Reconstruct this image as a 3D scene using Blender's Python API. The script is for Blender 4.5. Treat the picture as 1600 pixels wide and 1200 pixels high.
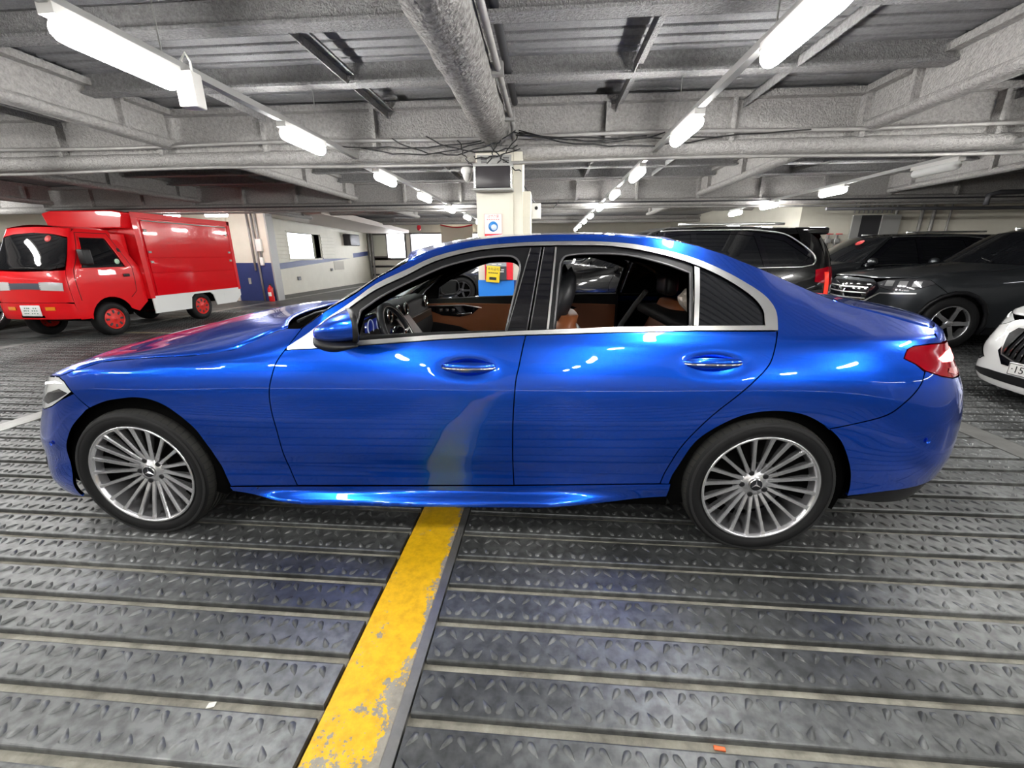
import bpy, bmesh, math, random
import numpy as np
from mathutils import Vector, Matrix
from mathutils.geometry import delaunay_2d_cdt
for o in list(bpy.data.objects): bpy.data.objects.remove(o, do_unlink=True)
random.seed(7)
SC=bpy.context.scene; COL=SC.collection
# ---------------------------------------------------------------- camera (frame taken as 1600x1200)
CAM_F,CAM_PITCH,CAM_ROLL,CAM_H,CAM_YAW=651.48,.3006,.0045,1.3224,.082
cd=bpy.data.cameras.new('camera'); co=bpy.data.objects.new('camera',cd); COL.objects.link(co)
cd.sensor_fit='HORIZONTAL'; cd.sensor_width=36.0; cd.lens=CAM_F/1600*36; cd.clip_start=.02; cd.clip_end=200
_f=Vector((0,math.cos(CAM_PITCH),-math.sin(CAM_PITCH))); _r=Vector((1,0,0)); _d=_f.cross(_r)
_r2=math.cos(CAM_ROLL)*_r+math.sin(CAM_ROLL)*_d; _d2=-math.sin(CAM_ROLL)*_r+math.cos(CAM_ROLL)*_d
_m=Matrix((( _r2.x,-_d2.x,-_f.x),(_r2.y,-_d2.y,-_f.y),(_r2.z,-_d2.z,-_f.z)))
co.matrix_world=Matrix.Translation((0,0,CAM_H))@Matrix.Rotation(CAM_YAW,4,'Z')@_m.to_4x4()
SC.camera=co
# ---------------------------------------------------------------- world, exposure
w=bpy.data.worlds.new('world'); SC.world=w; w.use_nodes=True
bg=w.node_tree.nodes['Background']; bg.inputs[0].default_value=(.93,.95,1.0,1); bg.inputs[1].default_value=14.0
SC.view_settings.view_transform='Standard'; SC.view_settings.look='None'; SC.view_settings.gamma=1.0
SC.view_settings.use_curve_mapping=False; SC.view_settings.exposure=0.42
LAMP_STRENGTH=112.0
if hasattr(SC,'cycles'): SC.cycles.caustics_reflective=False
# ---------------------------------------------------------------- materials
MATS={}
def mat(name,col=(.5,.5,.5),rough=.5,metal=0.0,coat=0.0,spec=.5,emit=None,estr=0.0,trans=0.0,ior=1.45,alpha=1.0,noise=None,bump=None,flake=False,coat_rough=.03):
    """noise=(scale,amount,dark colour); bump=(scale,strength,distance)"""
    if name in MATS: return MATS[name]
    m=bpy.data.materials.new(name); m.use_nodes=True; nt=m.node_tree; b=nt.nodes['Principled BSDF']
    b.inputs['Base Color'].default_value=(*col,1); b.inputs['Roughness'].default_value=rough; b.inputs['Metallic'].default_value=metal
    b.inputs['Coat Weight'].default_value=coat; b.inputs['Coat Roughness'].default_value=coat_rough; b.inputs['Specular IOR Level'].default_value=spec
    b.inputs['Transmission Weight'].default_value=trans; b.inputs['IOR'].default_value=ior; b.inputs['Alpha'].default_value=alpha
    if emit: b.inputs['Emission Color'].default_value=(*emit,1); b.inputs['Emission Strength'].default_value=estr
    tc=None
    if noise or bump:
        tc=nt.nodes.new('ShaderNodeTexCoord')
    if noise:
        n=nt.nodes.new('ShaderNodeTexNoise'); n.inputs['Scale'].default_value=noise[0]; n.inputs['Detail'].default_value=6; n.inputs['Roughness'].default_value=.65
        nt.links.new(tc.outputs['Object'],n.inputs['Vector'])
        r=nt.nodes.new('ShaderNodeValToRGB'); r.color_ramp.elements[0].position=.5-noise[1]; r.color_ramp.elements[1].position=.5+noise[1]
        r.color_ramp.elements[0].color=(*noise[2],1); r.color_ramp.elements[1].color=(*col,1)
        nt.links.new(n.outputs['Fac'],r.inputs['Fac']); nt.links.new(r.outputs['Color'],b.inputs['Base Color'])
    if bump:
        n=nt.nodes.new('ShaderNodeTexNoise'); n.inputs['Scale'].default_value=bump[0]; n.inputs['Detail'].default_value=4
        nt.links.new(tc.outputs['Object'],n.inputs['Vector'])
        bp=nt.nodes.new('ShaderNodeBump'); bp.inputs['Strength'].default_value=bump[1]; bp.inputs['Distance'].default_value=bump[2]
        nt.links.new(n.outputs['Fac'],bp.inputs['Height']); nt.links.new(bp.outputs['Normal'],b.inputs['Normal'])
    m.diffuse_color=(*col,1)
    MATS[name]=m; return m
# ---------------------------------------------------------------- objects
def put(o,parent=None,label=None,cat=None,group=None,kind=None):
    COL.objects.link(o)
    if parent is not None: o.parent=parent
    if label: o['label']=label
    if cat: o['category']=cat
    if group: o['group']=group
    if kind: o['kind']=kind
    return o
def empty(name,loc=(0,0,0),rz=0.0,**k):
    o=bpy.data.objects.new(name,None); o.empty_display_size=.2; put(o,**k); o.location=loc; o.rotation_euler=(0,0,rz); return o
def clone(o,parent=None):
    c=o.copy(); COL.objects.link(c)
    if parent is not None: c.parent=parent
    for ch in list(o.children): clone(ch,c)
    return c
class MB:
    def __init__(s): s.v=[]; s.f=[]; s.sm=[]
    def add(s,vs,fs,smooth=False):
        k=len(s.v); s.v+=[tuple(p) for p in vs]; s.f+=[tuple(i+k for i in f) for f in fs]; s.sm+=[smooth]*len(fs); return s
    def box(s,x0,x1,y0,y1,z0,z1):
        v=[(x,y,z) for z in (z0,z1) for y in (y0,y1) for x in (x0,x1)]
        return s.add(v,[(0,2,3,1),(4,5,7,6),(0,1,5,4),(2,6,7,3),(0,4,6,2),(1,3,7,5)])
    def rbox(s,x0,x1,y0,y1,z0,z1,r=.01,seg=3):
        b=bmesh.new(); bmesh.ops.create_cube(b,size=1)
        bmesh.ops.scale(b,vec=(x1-x0,y1-y0,z1-z0),verts=b.verts); bmesh.ops.translate(b,vec=((x0+x1)/2,(y0+y1)/2,(z0+z1)/2),verts=b.verts)
        bmesh.ops.bevel(b,geom=list(b.edges),offset=r,segments=seg,profile=.5,affect='EDGES')
        b.verts.ensure_lookup_table(); s.add([v.co[:] for v in b.verts],[[v.index for v in f.verts] for f in b.faces],True); b.free(); return s
    def prism(s,poly,axis,a,b,smooth=False):
        """poly of 2-tuples extruded along axis 'x','y' or 'z' from a to b"""
        f={'x':lambda p,t:(t,p[0],p[1]),'y':lambda p,t:(p[0],t,p[1]),'z':lambda p,t:(p[0],p[1],t)}[axis]
        n=len(poly); v=[f(p,a) for p in poly]+[f(p,b) for p in poly]
        return s.add(v,[tuple(range(n)),tuple(range(2*n-1,n-1,-1))]+[(i,(i+1)%n,n+(i+1)%n,n+i) for i in range(n)],smooth)
    def tube(s,pts,r,n=8,caps=True,closed=False):
        pts=[Vector(p) for p in pts]; m=len(pts); rr=r if hasattr(r,'__len__') else [r]*m
        up=Vector((0,0,1)); vs=[]; prev=None
        for i,p in enumerate(pts):
            if closed: t=(pts[(i+1)%m]-pts[i-1])
            else: t=(pts[min(i+1,m-1)]-pts[max(i-1,0)])
            t=t.normalized()
            if prev is None:
                a=up.cross(t)
                if a.length<1e-3: a=Vector((1,0,0)).cross(t)
            else: a=prev-t*prev.dot(t)
            a.normalize(); b=t.cross(a); prev=a
            for k in range(n):
                q=2*math.pi*k/n; vs.append(p+(a*math.cos(q)+b*math.sin(q))*rr[i])
        fs=[]
        for i in range(m if closed else m-1):
            j=(i+1)%m
            for k in range(n): fs.append((i*n+k,i*n+(k+1)%n,j*n+(k+1)%n,j*n+k))
        s.add(vs,fs,True)
        if caps and not closed:
            k0=len(s.v)-len(vs); s.f.append(tuple(k0+i for i in range(n-1,-1,-1))); s.f.append(tuple(k0+(m-1)*n+i for i in range(n))); s.sm+=[False,False]
        return s
    def cyl(s,p0,p1,r0,r1=None,n=16): return s.tube([p0,p1],[r0,r0 if r1 is None else r1],n)
    def lathe(s,prof,axis='y',n=48,c=(0,0,0),a0=0,a1=2*math.pi):
        """prof: (radius, along axis)"""
        full=abs(a1-a0-2*math.pi)<1e-6; m=n if full else n+1; vs=[]
        for k in range(m):
            a=a0+(a1-a0)*k/n
            for r,h in prof:
                u,w=r*math.cos(a),r*math.sin(a)
                vs.append({'y':(c[0]+u,c[1]+h,c[2]+w),'x':(c[0]+h,c[1]+u,c[2]+w),'z':(c[0]+u,c[1]+w,c[2]+h)}[axis])
        q=len(prof); fs=[]
        for k in range(n):
            j=(k+1)%m
            for i in range(q-1): fs.append((k*q+i,k*q+i+1,j*q+i+1,j*q+i))
        return s.add(vs,fs,True)
    def grid(s,P,smooth=True,close_u=False):
        """P[i][j] -> point"""
        h=len(P); w=len(P[0]); v=[p for r in P for p in r]
        return s.add(v,[(i*w+j,i*w+j+1,((i+1)%h)*w+j+1,((i+1)%h)*w+j) for i in range(h if close_u else h-1) for j in range(w-1)],smooth)
    def ball(s,c,r,n=12,m=8):
        rx,ry,rz=r if hasattr(r,'__len__') else (r,r,r); P=[]
        for i in range(m+1):
            t=math.pi*i/m; P.append([(c[0]+rx*math.sin(t)*math.cos(2*math.pi*k/n),c[1]+ry*math.sin(t)*math.sin(2*math.pi*k/n),c[2]+rz*math.cos(t)) for k in range(n+1)])
        return s.grid(P)
    def mesh(s,name,m=None):
        me=bpy.data.meshes.new(name); me.from_pydata(s.v,[],s.f); me.polygons.foreach_set('use_smooth',s.sm); me.validate()
        if m: me.materials.append(m)
        return me
    def build(s,name,m,parent=None,bevel=0,loc=None,rot=None,auto=None,fix=True,**k):
        me=s.mesh(name,m)
        if fix:
            b=bmesh.new(); b.from_mesh(me); bmesh.ops.remove_doubles(b,verts=b.verts,dist=1e-5); bmesh.ops.recalc_face_normals(b,faces=b.faces)
            b.to_mesh(me); b.free()
        if auto is not None: me.set_sharp_from_angle(angle=auto)
        o=bpy.data.objects.new(name,me); put(o,parent,**k)
        if loc is not None: o.location=loc
        if rot is not None: o.rotation_euler=rot
        if bevel:
            bv=o.modifiers.new('bevel','BEVEL'); bv.width=bevel; bv.segments=2; bv.limit_method='ANGLE'; bv.angle_limit=.6
        return o
def mesh_obj(name,me,parent=None,loc=None,rot=None,scale=None,**k):
    o=bpy.data.objects.new(name,me); put(o,parent,**k)
    if loc is not None: o.location=loc
    if rot is not None: o.rotation_euler=rot
    if scale is not None: o.scale=scale
    return o
def text(name,s,size,m,parent=None,loc=(0,0,0),rot=(0,0,0),depth=.001,align='CENTER',sx=1.0,**k):
    c=bpy.data.curves.new(name,'FONT'); c.body=s; c.size=size; c.extrude=depth; c.align_x=align; c.align_y='CENTER'
    t=bpy.data.objects.new(name+'_tmp',c); COL.objects.link(t)
    dg=bpy.context.evaluated_depsgraph_get(); me=bpy.data.meshes.new_from_object(t.evaluated_get(dg)); bpy.data.objects.remove(t,do_unlink=True)
    me.materials.clear(); me.materials.append(m)
    o=bpy.data.objects.new(name,me); put(o,parent,**k); o.location=loc; o.rotation_euler=rot; o.scale=(sx,1,1); return o
# ---------------------------------------------------------------- curved sheet-metal panels
def resample(poly,step,closed=True):
    out=[]; n=len(poly)
    for i in range(n if closed else n-1):
        a=np.array(poly[i],float); b=np.array(poly[(i+1)%n],float); k=max(1,int(math.ceil(np.linalg.norm(b-a)/step)))
        for j in range(k): out.append(a+(b-a)*j/k)
    if not closed: out.append(np.array(poly[-1],float))
    return np.array(out)
def inside(poly,pts):
    x,y=pts[:,0],pts[:,1]; r=np.zeros(len(pts),bool); n=len(poly); px,py=poly[:,0],poly[:,1]; j=n-1
    for i in range(n):
        c=((py[i]>y)!=(py[j]>y))&(x<(px[j]-px[i])*(y-py[i])/(py[j]-py[i]+1e-15)+px[i]); r^=c; j=i
    return r
def inset(poly,d):
    p=np.array(poly,float)
    if d==0: return p
    n=len(p); area=.5*np.sum(p[:,0]*np.roll(p[:,1],-1)-np.roll(p[:,0],-1)*p[:,1])
    s=1 if area>0 else -1; out=[]
    for i in range(n):
        a=p[i]-p[i-1]; b=p[(i+1)%n]-p[i]; a/=np.linalg.norm(a)+1e-12; b/=np.linalg.norm(b)+1e-12
        na=np.array([-a[1],a[0]])*s; nb=np.array([-b[1],b[0]])*s; m=na+nb; L=np.linalg.norm(m)
        if L<1e-6: out.append(p[i]+na*d); continue
        m/=L; out.append(p[i]+m*d/max(m@na,.4))
    return np.array(out)
def panel(parent,name,body,poly,m,sides=(-1,),step=.03,gap=.0025,th=.014,off=0.0,holes=(),bstep=None,surf=None,**k):
    """sheet cut to the outline poly in (u,z) and laid on the body skin, with folded-in edges"""
    poly=resample(inset(poly,gap),bstep or step*.8); hs=[resample(inset(h,-gap),bstep or step*.8) for h in holes]
    lo,hi=poly.min(0),poly.max(0)
    gx,gy=np.meshgrid(np.arange(lo[0]+step/2,hi[0],step),np.arange(lo[1]+step/2,hi[1],step*.8)); g=np.stack([gx.ravel(),gy.ravel()],-1)
    g=g[inside(poly,g)]
    for h in hs: g=g[~inside(h,g)] if len(g) else g
    B=np.concatenate([poly]+hs)
    if len(g):
        keep=np.ones(len(g),bool)
        for i in range(0,len(B),200):
            dd=np.sqrt(((g[:,None,:]-B[None,i:i+200,:])**2).sum(-1)).min(1); keep&=dd>step*.42
        g=g[keep]
    pts=np.concatenate([B,g]) if len(g) else B
    edges=[]; k0=0; loops=[]
    for L in [poly]+hs:
        n=len(L); edges+=[(k0+i,k0+(i+1)%n) for i in range(n)]; loops.append((k0,n)); k0+=n
    r=delaunay_2d_cdt([Vector((float(p[0]),float(p[1]))) for p in pts],edges,[],0,1e-7,True)
    V=np.array([v[:] for v in r[0]]); T=np.array([f for f in r[2] if len(f)==3]); org=r[3]
    cen=V[T].mean(1); ok=inside(poly,cen)
    for h in hs: ok&=~inside(h,cen)
    T=T[ok]; back={}
    for i,l in enumerate(org):
        for q in l: back[q]=i
    verts=[];norms=[];faces=[]
    f=surf or body.P
    for side in sides:
        p,nn=f(V[:,0],V[:,1],side,off); b0=len(verts); verts+=[tuple(x) for x in p]; norms+=[tuple(x) for x in nn]
        for t in T:
            a,b,c=p[t]; nrm=np.cross(b-a,c-a)
            faces.append(tuple(int(q)+b0 for q in (t if nrm@nn[t[0]]>0 else t[::-1])))
        if th:
            for (k1,n) in loops:
                idx=[back.get(k1+i,None) for i in range(n)]
                if None in idx: continue
                P0=p[idx]; N0=nn[idx]; e0=len(verts)
                tan=np.roll(P0,-1,0)-np.roll(P0,1,0); out=np.cross(tan,N0); out/=np.linalg.norm(out,axis=1,keepdims=True)+1e-9
                # make 'out' point away from the sheet
                verts+=[tuple(x) for x in P0]+[tuple(x) for x in P0-N0*th]; norms+=[tuple(x) for x in out]*2
                for i in range(n):
                    j=(i+1)%n; faces.append((e0+i,e0+j,e0+n+j,e0+n+i))
    me=bpy.data.meshes.new(name); me.from_pydata(verts,[],faces); me.polygons.foreach_set('use_smooth',[True]*len(faces))
    me.materials.append(m)
    # edges folded in keep flat shading of their own: normals given per vertex
    me.normals_split_custom_set_from_vertices(norms)
    o=bpy.data.objects.new(name,me); put(o,parent,**k); return o
def coons(parent,name,C,E,Rr,Fr,m,nt=30,ns=14,th=.01,**k):
    """sheet between centre line C(t), side line E(t), rear line Rr(s), front line Fr(s); mirrored about y=0"""
    P=[]
    for i in range(nt+1):
        t=i/nt; row=[]
        for j in range(-ns,ns+1):
            s=abs(j)/ns; sg=1 if j>=0 else -1; c=np.array(C(t)); e=np.array(E(t)); r=np.array(Rr(s)); f=np.array(Fr(s))
            w=np.array([s,s,s*s])
            q=(1-w)*c+w*e+(1-t)*r+t*f-((1-t)*((1-w)*np.array(C(0))+w*np.array(E(0)))+t*((1-w)*np.array(C(1))+w*np.array(E(1))))
            row.append((q[0],q[1]*sg,q[2]))
        P.append(row)
    mb=MB().grid(P); o=mb.build(name,m,parent,**k)
    if th:
        so=o.modifiers.new('solid','SOLIDIFY'); so.thickness=th; so.offset=-1
    return o
def curve3(pts):
    """polyline of 3-tuples -> function of t in 0..1 by arc length (smooth)"""
    p=np.array(pts,float); d=np.concatenate([[0],np.cumsum(np.linalg.norm(np.diff(p,axis=0),axis=1))]); d/=d[-1]
    fs=[pchip(list(zip(d,p[:,i]))) for i in range(p.shape[1])]
    return lambda t: tuple(float(f(t)) for f in fs)
# ---------------------------------------------------------------- smooth curves and car body surfaces
def pchip(pts):
    xs=np.array([p[0] for p in pts],float); ys=np.array([p[1] for p in pts],float)
    h=np.diff(xs); d=np.diff(ys)/h; m=np.zeros(len(xs))
    for i in range(1,len(xs)-1):
        if d[i-1]*d[i]>0:
            w1=2*h[i]+h[i-1]; w2=h[i]+2*h[i-1]; m[i]=(w1+w2)/(w1/d[i-1]+w2/d[i])
    m[0]=d[0]; m[-1]=d[-1]
    def f(x):
        x=np.clip(np.asarray(x,float),xs[0],xs[-1]); i=np.clip(np.searchsorted(xs,x)-1,0,len(h)-1)
        t=(x-xs[i])/h[i]; t2=t*t; t3=t2*t
        return (2*t3-3*t2+1)*ys[i]+(t3-2*t2+t)*h[i]*m[i]+(-2*t3+3*t2)*ys[i+1]+(t3-t2)*h[i]*m[i+1]
    return f
def sstep(a,b,x):
    t=np.clip((np.asarray(x,float)-a)/(b-a),0,1); return t*t*(3-2*t)
def plan_table(length,width,p,q=2.0):
    ph=np.linspace(0,math.pi/2,400); t=np.sin(ph)**(2/p); g=np.cos(ph)**(2/q)
    s=np.concatenate([[0],np.cumsum(np.hypot(np.diff(t*length),np.diff(g*width)))]); return s,t,g
class Body:
    """side skin of a car: (u,z) -> lateral; u equals x along the flanks and wraps round the nose and the tail"""
    def __init__(s,W,nose,tail,xf,xr,pf,pr,zb,A,B,zk,ck,xk,bulges=()):
        s.W=pchip(W); s.nose=pchip(nose); s.tail=pchip(tail); s.xf=xf; s.xr=xr; s.zb=zb
        s.A=pchip(A); s.B=B; s.zk=pchip(zk); s.ck=ck; s.xk=xk; s.bulges=bulges
        wm=max(w[1] for w in W)
        s.n0=min(p[1] for p in nose); s.t0=max(p[1] for p in tail)
        s.fs,s.ft,s.fg=plan_table(xf-s.n0,wm,pf); s.rs,s.rt,s.rg=plan_table(s.t0-xr,wm,pr)
    def lat0(s,x,z):
        x=np.asarray(x,float); z=np.asarray(z,float)
        l=s.W(np.minimum(z,s.zb)); dz=np.maximum(z-s.zb,0)
        l=l-s.A(x)*dz-s.B*dz*dz
        k=s.ck*(1-sstep(s.xk[0],s.xk[1],x))*np.maximum(z-s.zk(x),0)**2
        l=l-k
        for (xc,sx,zc,sz,a) in s.bulges: l=l+a*np.exp(-((x-xc)/sx)**2-((z-zc)/sz)**2)
        return l
    def plan(s,u,z):
        u=np.asarray(u,float); z=np.asarray(z,float)
        df=np.maximum(s.xf-u,0); dr=np.maximum(u-s.xr,0)
        tf=np.interp(df,s.fs,s.ft); gf=np.interp(df,s.fs,s.fg); tr=np.interp(dr,s.rs,s.rt); gr=np.interp(dr,s.rs,s.rg)
        x=np.where(u<s.xf,s.xf-(s.xf-s.nose(z))*tf,np.where(u>s.xr,s.xr+(s.tail(z)-s.xr)*tr,u))
        return x,gf*gr
    def P(s,u,z,side=-1,off=0.0):
        """points (N,3) and outward normals"""
        u=np.atleast_1d(np.asarray(u,float)); z=np.atleast_1d(np.asarray(z,float))
        def q(u,z):
            x,g=s.plan(u,z); return np.stack([x,side*np.maximum(s.lat0(x,z),.02)*g,z],-1)
        p=q(u,z); e=1.5e-3
        du=q(u+e,z)-q(u-e,z); dz=q(u,z+e)-q(u,z-e)
        n=np.cross(du,dz); n/=np.maximum(np.linalg.norm(n,axis=-1,keepdims=True),1e-9)
        n=np.where((n[:,1:2]*side)<0,-n,n)
        # near the centre line the lateral test is weak: point away from the middle of the car
        c=np.array([(s.xf+s.xr)/2,0,.5]); fl=((p-c)*n).sum(-1,keepdims=True)<0
        n=np.where(fl,-n,n)
        return p+n*off,n
SEDAN=Body(
    W=[(.08,.78),(.14,.82),(.20,.845),(.26,.862),(.32,.866),(.36,.868),(.40,.876),(.46,.889),(.55,.899),(.64,.904),(.72,.902),(.79,.895),(.86,.882),(.92,.867),(.955,.857),(1.0,.838)],
    nose=[(.08,-.82),(.2,-.87),(.35,-.86),(.45,-.845),(.54,-.80),(.62,-.745),(.70,-.70),(.78,-.64),(.86,-.58),(1.5,-.58)],
    tail=[(.15,3.86),(.30,3.93),(.42,3.95),(.52,3.955),(.62,3.96),(.74,3.945),(.84,3.90),(.93,3.85),(1.03,3.82),(1.5,3.82)],
    xf=.30,xr=2.45,pf=6.2,pr=7.5,zb=1.0,
    A=[(-1,1.2),(.6,.62),(1.0,.50),(1.9,.42),(2.3,.46),(2.6,.62),(2.85,.95),(3.05,1.5),(3.3,2.3),(3.8,2.6)],B=.36,
    zk=[(-.8,.78),(-.3,.815),(.2,.845),(.8,.90)],ck=17.0,xk=(.40,.95),
    bulges=[(2.98,.42,.80,.16,.014),(.02,.40,.74,.14,.008),(-.55,.30,.22,.20,.035),(3.65,.38,.42,.26,.06),(1.580,.085,.862,.032,-.022),(2.597,.088,.888,.032,-.022)])

def smooth(pts,k=4):
    """Catmull-Rom through an open polyline"""
    p=[np.array(q,float) for q in pts]; n=len(p); out=[]
    for i in range(n-1):
        a=p[i-1] if i else 2*p[0]-p[1]; b=p[i]; c=p[i+1]; d=p[i+2] if i+2<n else 2*p[-1]-p[-2]
        for j in range(k):
            t=j/k; out.append(tuple(.5*((2*b)+(c-a)*t+(2*a-5*b+4*c-d)*t*t+(3*b-a-3*c+d)*t**3)))
    out.append(tuple(p[-1])); return out
# ================================================================ THE SETTING
def steel_mat():
    if 'deck steel' in MATS: return MATS['deck steel']
    m=mat('deck steel',(.10,.105,.105),.42,.55,spec=.5); nt=m.node_tree; b=nt.nodes['Principled BSDF']; L=nt.links
    g=nt.nodes.new('ShaderNodeNewGeometry')
    n1=nt.nodes.new('ShaderNodeTexNoise'); n1.inputs['Scale'].default_value=1.1; n1.inputs['Detail'].default_value=5; L.new(g.outputs['Position'],n1.inputs['Vector'])
    n2=nt.nodes.new('ShaderNodeTexNoise'); n2.inputs['Scale'].default_value=26; n2.inputs['Detail'].default_value=6; L.new(g.outputs['Position'],n2.inputs['Vector'])
    r1=nt.nodes.new('ShaderNodeValToRGB'); e=r1.color_ramp.elements; e[0].position=.34; e[0].color=(.055,.058,.059,1); e[1].position=.66; e[1].color=(.215,.222,.222,1); L.new(n1.outputs['Fac'],r1.inputs['Fac'])
    r2=nt.nodes.new('ShaderNodeValToRGB'); e=r2.color_ramp.elements; e[0].position=.36; e[0].color=(.45,.45,.45,1); e[1].position=.62; e[1].color=(1,1,1,1); L.new(n2.outputs['Fac'],r2.inputs['Fac'])
    mx=nt.nodes.new('ShaderNodeMixRGB'); mx.blend_type='MULTIPLY'; mx.inputs[0].default_value=.8; L.new(r1.outputs[0],mx.inputs[1]); L.new(r2.outputs[0],mx.inputs[2]); L.new(mx.outputs[0],b.inputs['Base Color'])
    mr=nt.nodes.new('ShaderNodeMapRange'); mr.inputs[3].default_value=.30; mr.inputs[4].default_value=.58; L.new(n1.outputs['Fac'],mr.inputs[0]); L.new(mr.outputs[0],b.inputs['Roughness'])
    return m
STEEL=steel_mat()
GROOVE=mat('groove grime',(.34,.325,.275),.75,noise=(11,.2,(.13,.122,.10)),bump=(60,.4,.003))
def yellow_mat():
    m=mat('worn yellow paint',(.80,.47,.005),.5); nt=m.node_tree; b=nt.nodes['Principled BSDF']; L=nt.links
    tc=nt.nodes.new('ShaderNodeNewGeometry')
    def noise(sc,det,ro):
        n=nt.nodes.new('ShaderNodeTexNoise'); n.inputs['Scale'].default_value=sc; n.inputs['Detail'].default_value=det; n.inputs['Roughness'].default_value=ro; L.new(tc.outputs['Position'],n.inputs['Vector']); return n
    def math_(op,a,bv):
        q=nt.nodes.new('ShaderNodeMath'); q.operation=op
        for k,v in enumerate((a,bv)):
            if hasattr(v,'name'): L.new(v.outputs[0],q.inputs[k])
            else: q.inputs[k].default_value=v
        return q
    def rng(src,a0,a1,b0,b1):
        w=nt.nodes.new('ShaderNodeMapRange'); w.inputs[1].default_value=a0; w.inputs[2].default_value=a1; w.inputs[3].default_value=b0; w.inputs[4].default_value=b1; L.new(src,w.inputs[0]); return w
    n=noise(9,10,.78); f=noise(75,4,.7); g=noise(22,6,.7)
    s=nt.nodes.new('ShaderNodeSeparateXYZ'); L.new(tc.outputs['Position'],s.inputs[0])
    wear=rng(s.outputs['Y'],.6,1.35,.105,-.015); edge=rng(s.outputs['X'],-.475,-.428,0,.17)
    speck=math_('MULTIPLY',math_('SUBTRACT',f,.5),rng(s.outputs['Y'],.6,1.5,.55,.28))
    a=math_('ADD',math_('ADD',n,wear),math_('ADD',edge,speck))
    r=nt.nodes.new('ShaderNodeValToRGB'); e=r.color_ramp.elements; e[0].position=.615; e[0].color=(.74,.43,.006,1); e[1].position=.645; e[1].color=(.27,.255,.225,1); L.new(a.outputs[0],r.inputs[0])
    mx=nt.nodes.new('ShaderNodeMixRGB'); mx.blend_type='MULTIPLY'; mx.inputs[0].default_value=.55; L.new(r.outputs[0],mx.inputs[1])
    r2=nt.nodes.new('ShaderNodeValToRGB'); e=r2.color_ramp.elements; e[0].position=.35; e[0].color=(.55,.52,.5,1); e[1].position=.6; e[1].color=(1,1,1,1); L.new(g.outputs['Fac'],r2.inputs[0]); L.new(r2.outputs[0],mx.inputs[2])
    L.new(mx.outputs[0],b.inputs['Base Color']); return m
YELLOW=yellow_mat()
SPRAY=mat('sprayed fireproofing',(.42,.415,.415),.9,noise=(42,.22,(.22,.218,.22)),bump=(80,1.0,.02))
SPRAYL=mat('sprayed fireproofing light',(.50,.49,.475),.9,noise=(34,.24,(.28,.27,.262)),bump=(60,1.0,.02))
DECKU=mat('deck underside',(.37,.37,.375),.85,noise=(30,.25,(.24,.24,.25)),bump=(120,.9,.01))
CREAM=mat('cream wall paint',(.76,.735,.64),.6,noise=(2.5,.35,(.64,.61,.52)))
BLUEW=mat('blue wall paint',(.035,.055,.19),.5,noise=(3,.3,(.025,.04,.14)))
GREYM=mat('grey painted metal',(.36,.36,.35),.5,.2)
DARKM=mat('dark grey metal',(.05,.05,.055),.5,.3)
WIRE=mat('black cable',(.012,.012,.012),.5)
PIPE=mat('grey conduit',(.40,.39,.38),.5,.25,noise=(8,.3,(.25,.24,.23)))
STRIP=mat('bare steel strip',(.26,.26,.25),.4,.6,noise=(6,.25,(.14,.14,.135)))
# ---- floor
FL=MB().box(-15,14,-9,24,-.30,-.022).build('floor',GROOVE,kind='structure',label='ribbed steel deck floor of the parking level')
PW=.070
def teardrop(mb,cx,cy,ang,L=.052,Wd=.0118,h=.0085):
    ca,sa=math.cos(ang),math.sin(ang); pts=[(-.5,0),(-.42,.62),(-.25,1),(0,.8),(.28,.42),(.5,0),(.28,-.42),(0,-.8),(-.25,-1),(-.42,-.62)]
    def q(a,b,z): a*=L; b*=Wd; return (cx+a*ca-b*sa,cy+a*sa+b*ca,z)
    vs=[q(a,b,-.0005) for a,b in pts]+[q(-.30,.45,h),(q(-.30,-.45,h)),q(.22,0,h*.75)]
    n=len(pts); A,B,Cc=n,n+1,n+2
    fs=[(0,1,A),(1,2,A),(2,3,A),(3,4,Cc,A),(4,5,Cc),(5,6,Cc),(6,7,B,Cc),(7,8,B),(8,9,B),(9,0,B),(0,A,B),(A,Cc,B)]
    mb.add(vs,fs,True)
def plank_mesh(x0,x1,bumps=True):
    mb=MB(); pr=[(-PW,-.022),(-PW,-.005),(-PW+.002,-.0015),(-PW+.006,0),(PW-.006,0),(PW-.002,-.0015),(PW,-.005),(PW,-.022)]
    P=[[(x,y,z) for y,z in pr] for x in (x0,x1)]; mb.grid(P,False)
    for e,P0 in ((0,x0),(1,x1)): mb.add([(P0,y,z) for y,z in pr],[tuple(range(8)) if e==0 else tuple(range(7,-1,-1))])
    if bumps:
        n=int((x1-x0)/.1)
        for i in range(n):
            c=x0+.05+i*.1
            for (dx,y,a) in ((-.024,.033,.95),(.024,.033,math.pi-.95),(-.024,-.033,math.pi-.95+math.pi),(.024,-.033,.95+math.pi)):
                teardrop(mb,c+dx,y,a+(math.pi if y>0 else math.pi))
    return mb.mesh('deck_plank',STEEL)
BAYS=[(-4.29,-.66),(-.385,3.20)]; OUT=[(-8.15,-4.50),(3.42,7.05)]
ME_IN=[plank_mesh(a,b) for a,b in BAYS]; ME_OUT=[plank_mesh(a,b) for a,b in OUT]
ROW0=.865; RP=.1745
def plank_rows(me,y0,y1):
    k=int(math.ceil((y0-ROW0)/RP))
    while ROW0+(k+.5)*RP<y1:
        mesh_obj('deck_plank',me,FL,loc=(0,ROW0+(k+.5)*RP,0)); k+=1
plank_rows(ME_IN[0],.2,10.5); plank_rows(ME_IN[1],.2,10.5); plank_rows(ME_OUT[0],1.6,10.2); plank_rows(ME_OUT[1],1.6,8.0)
far=MB(); k=-60
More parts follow.
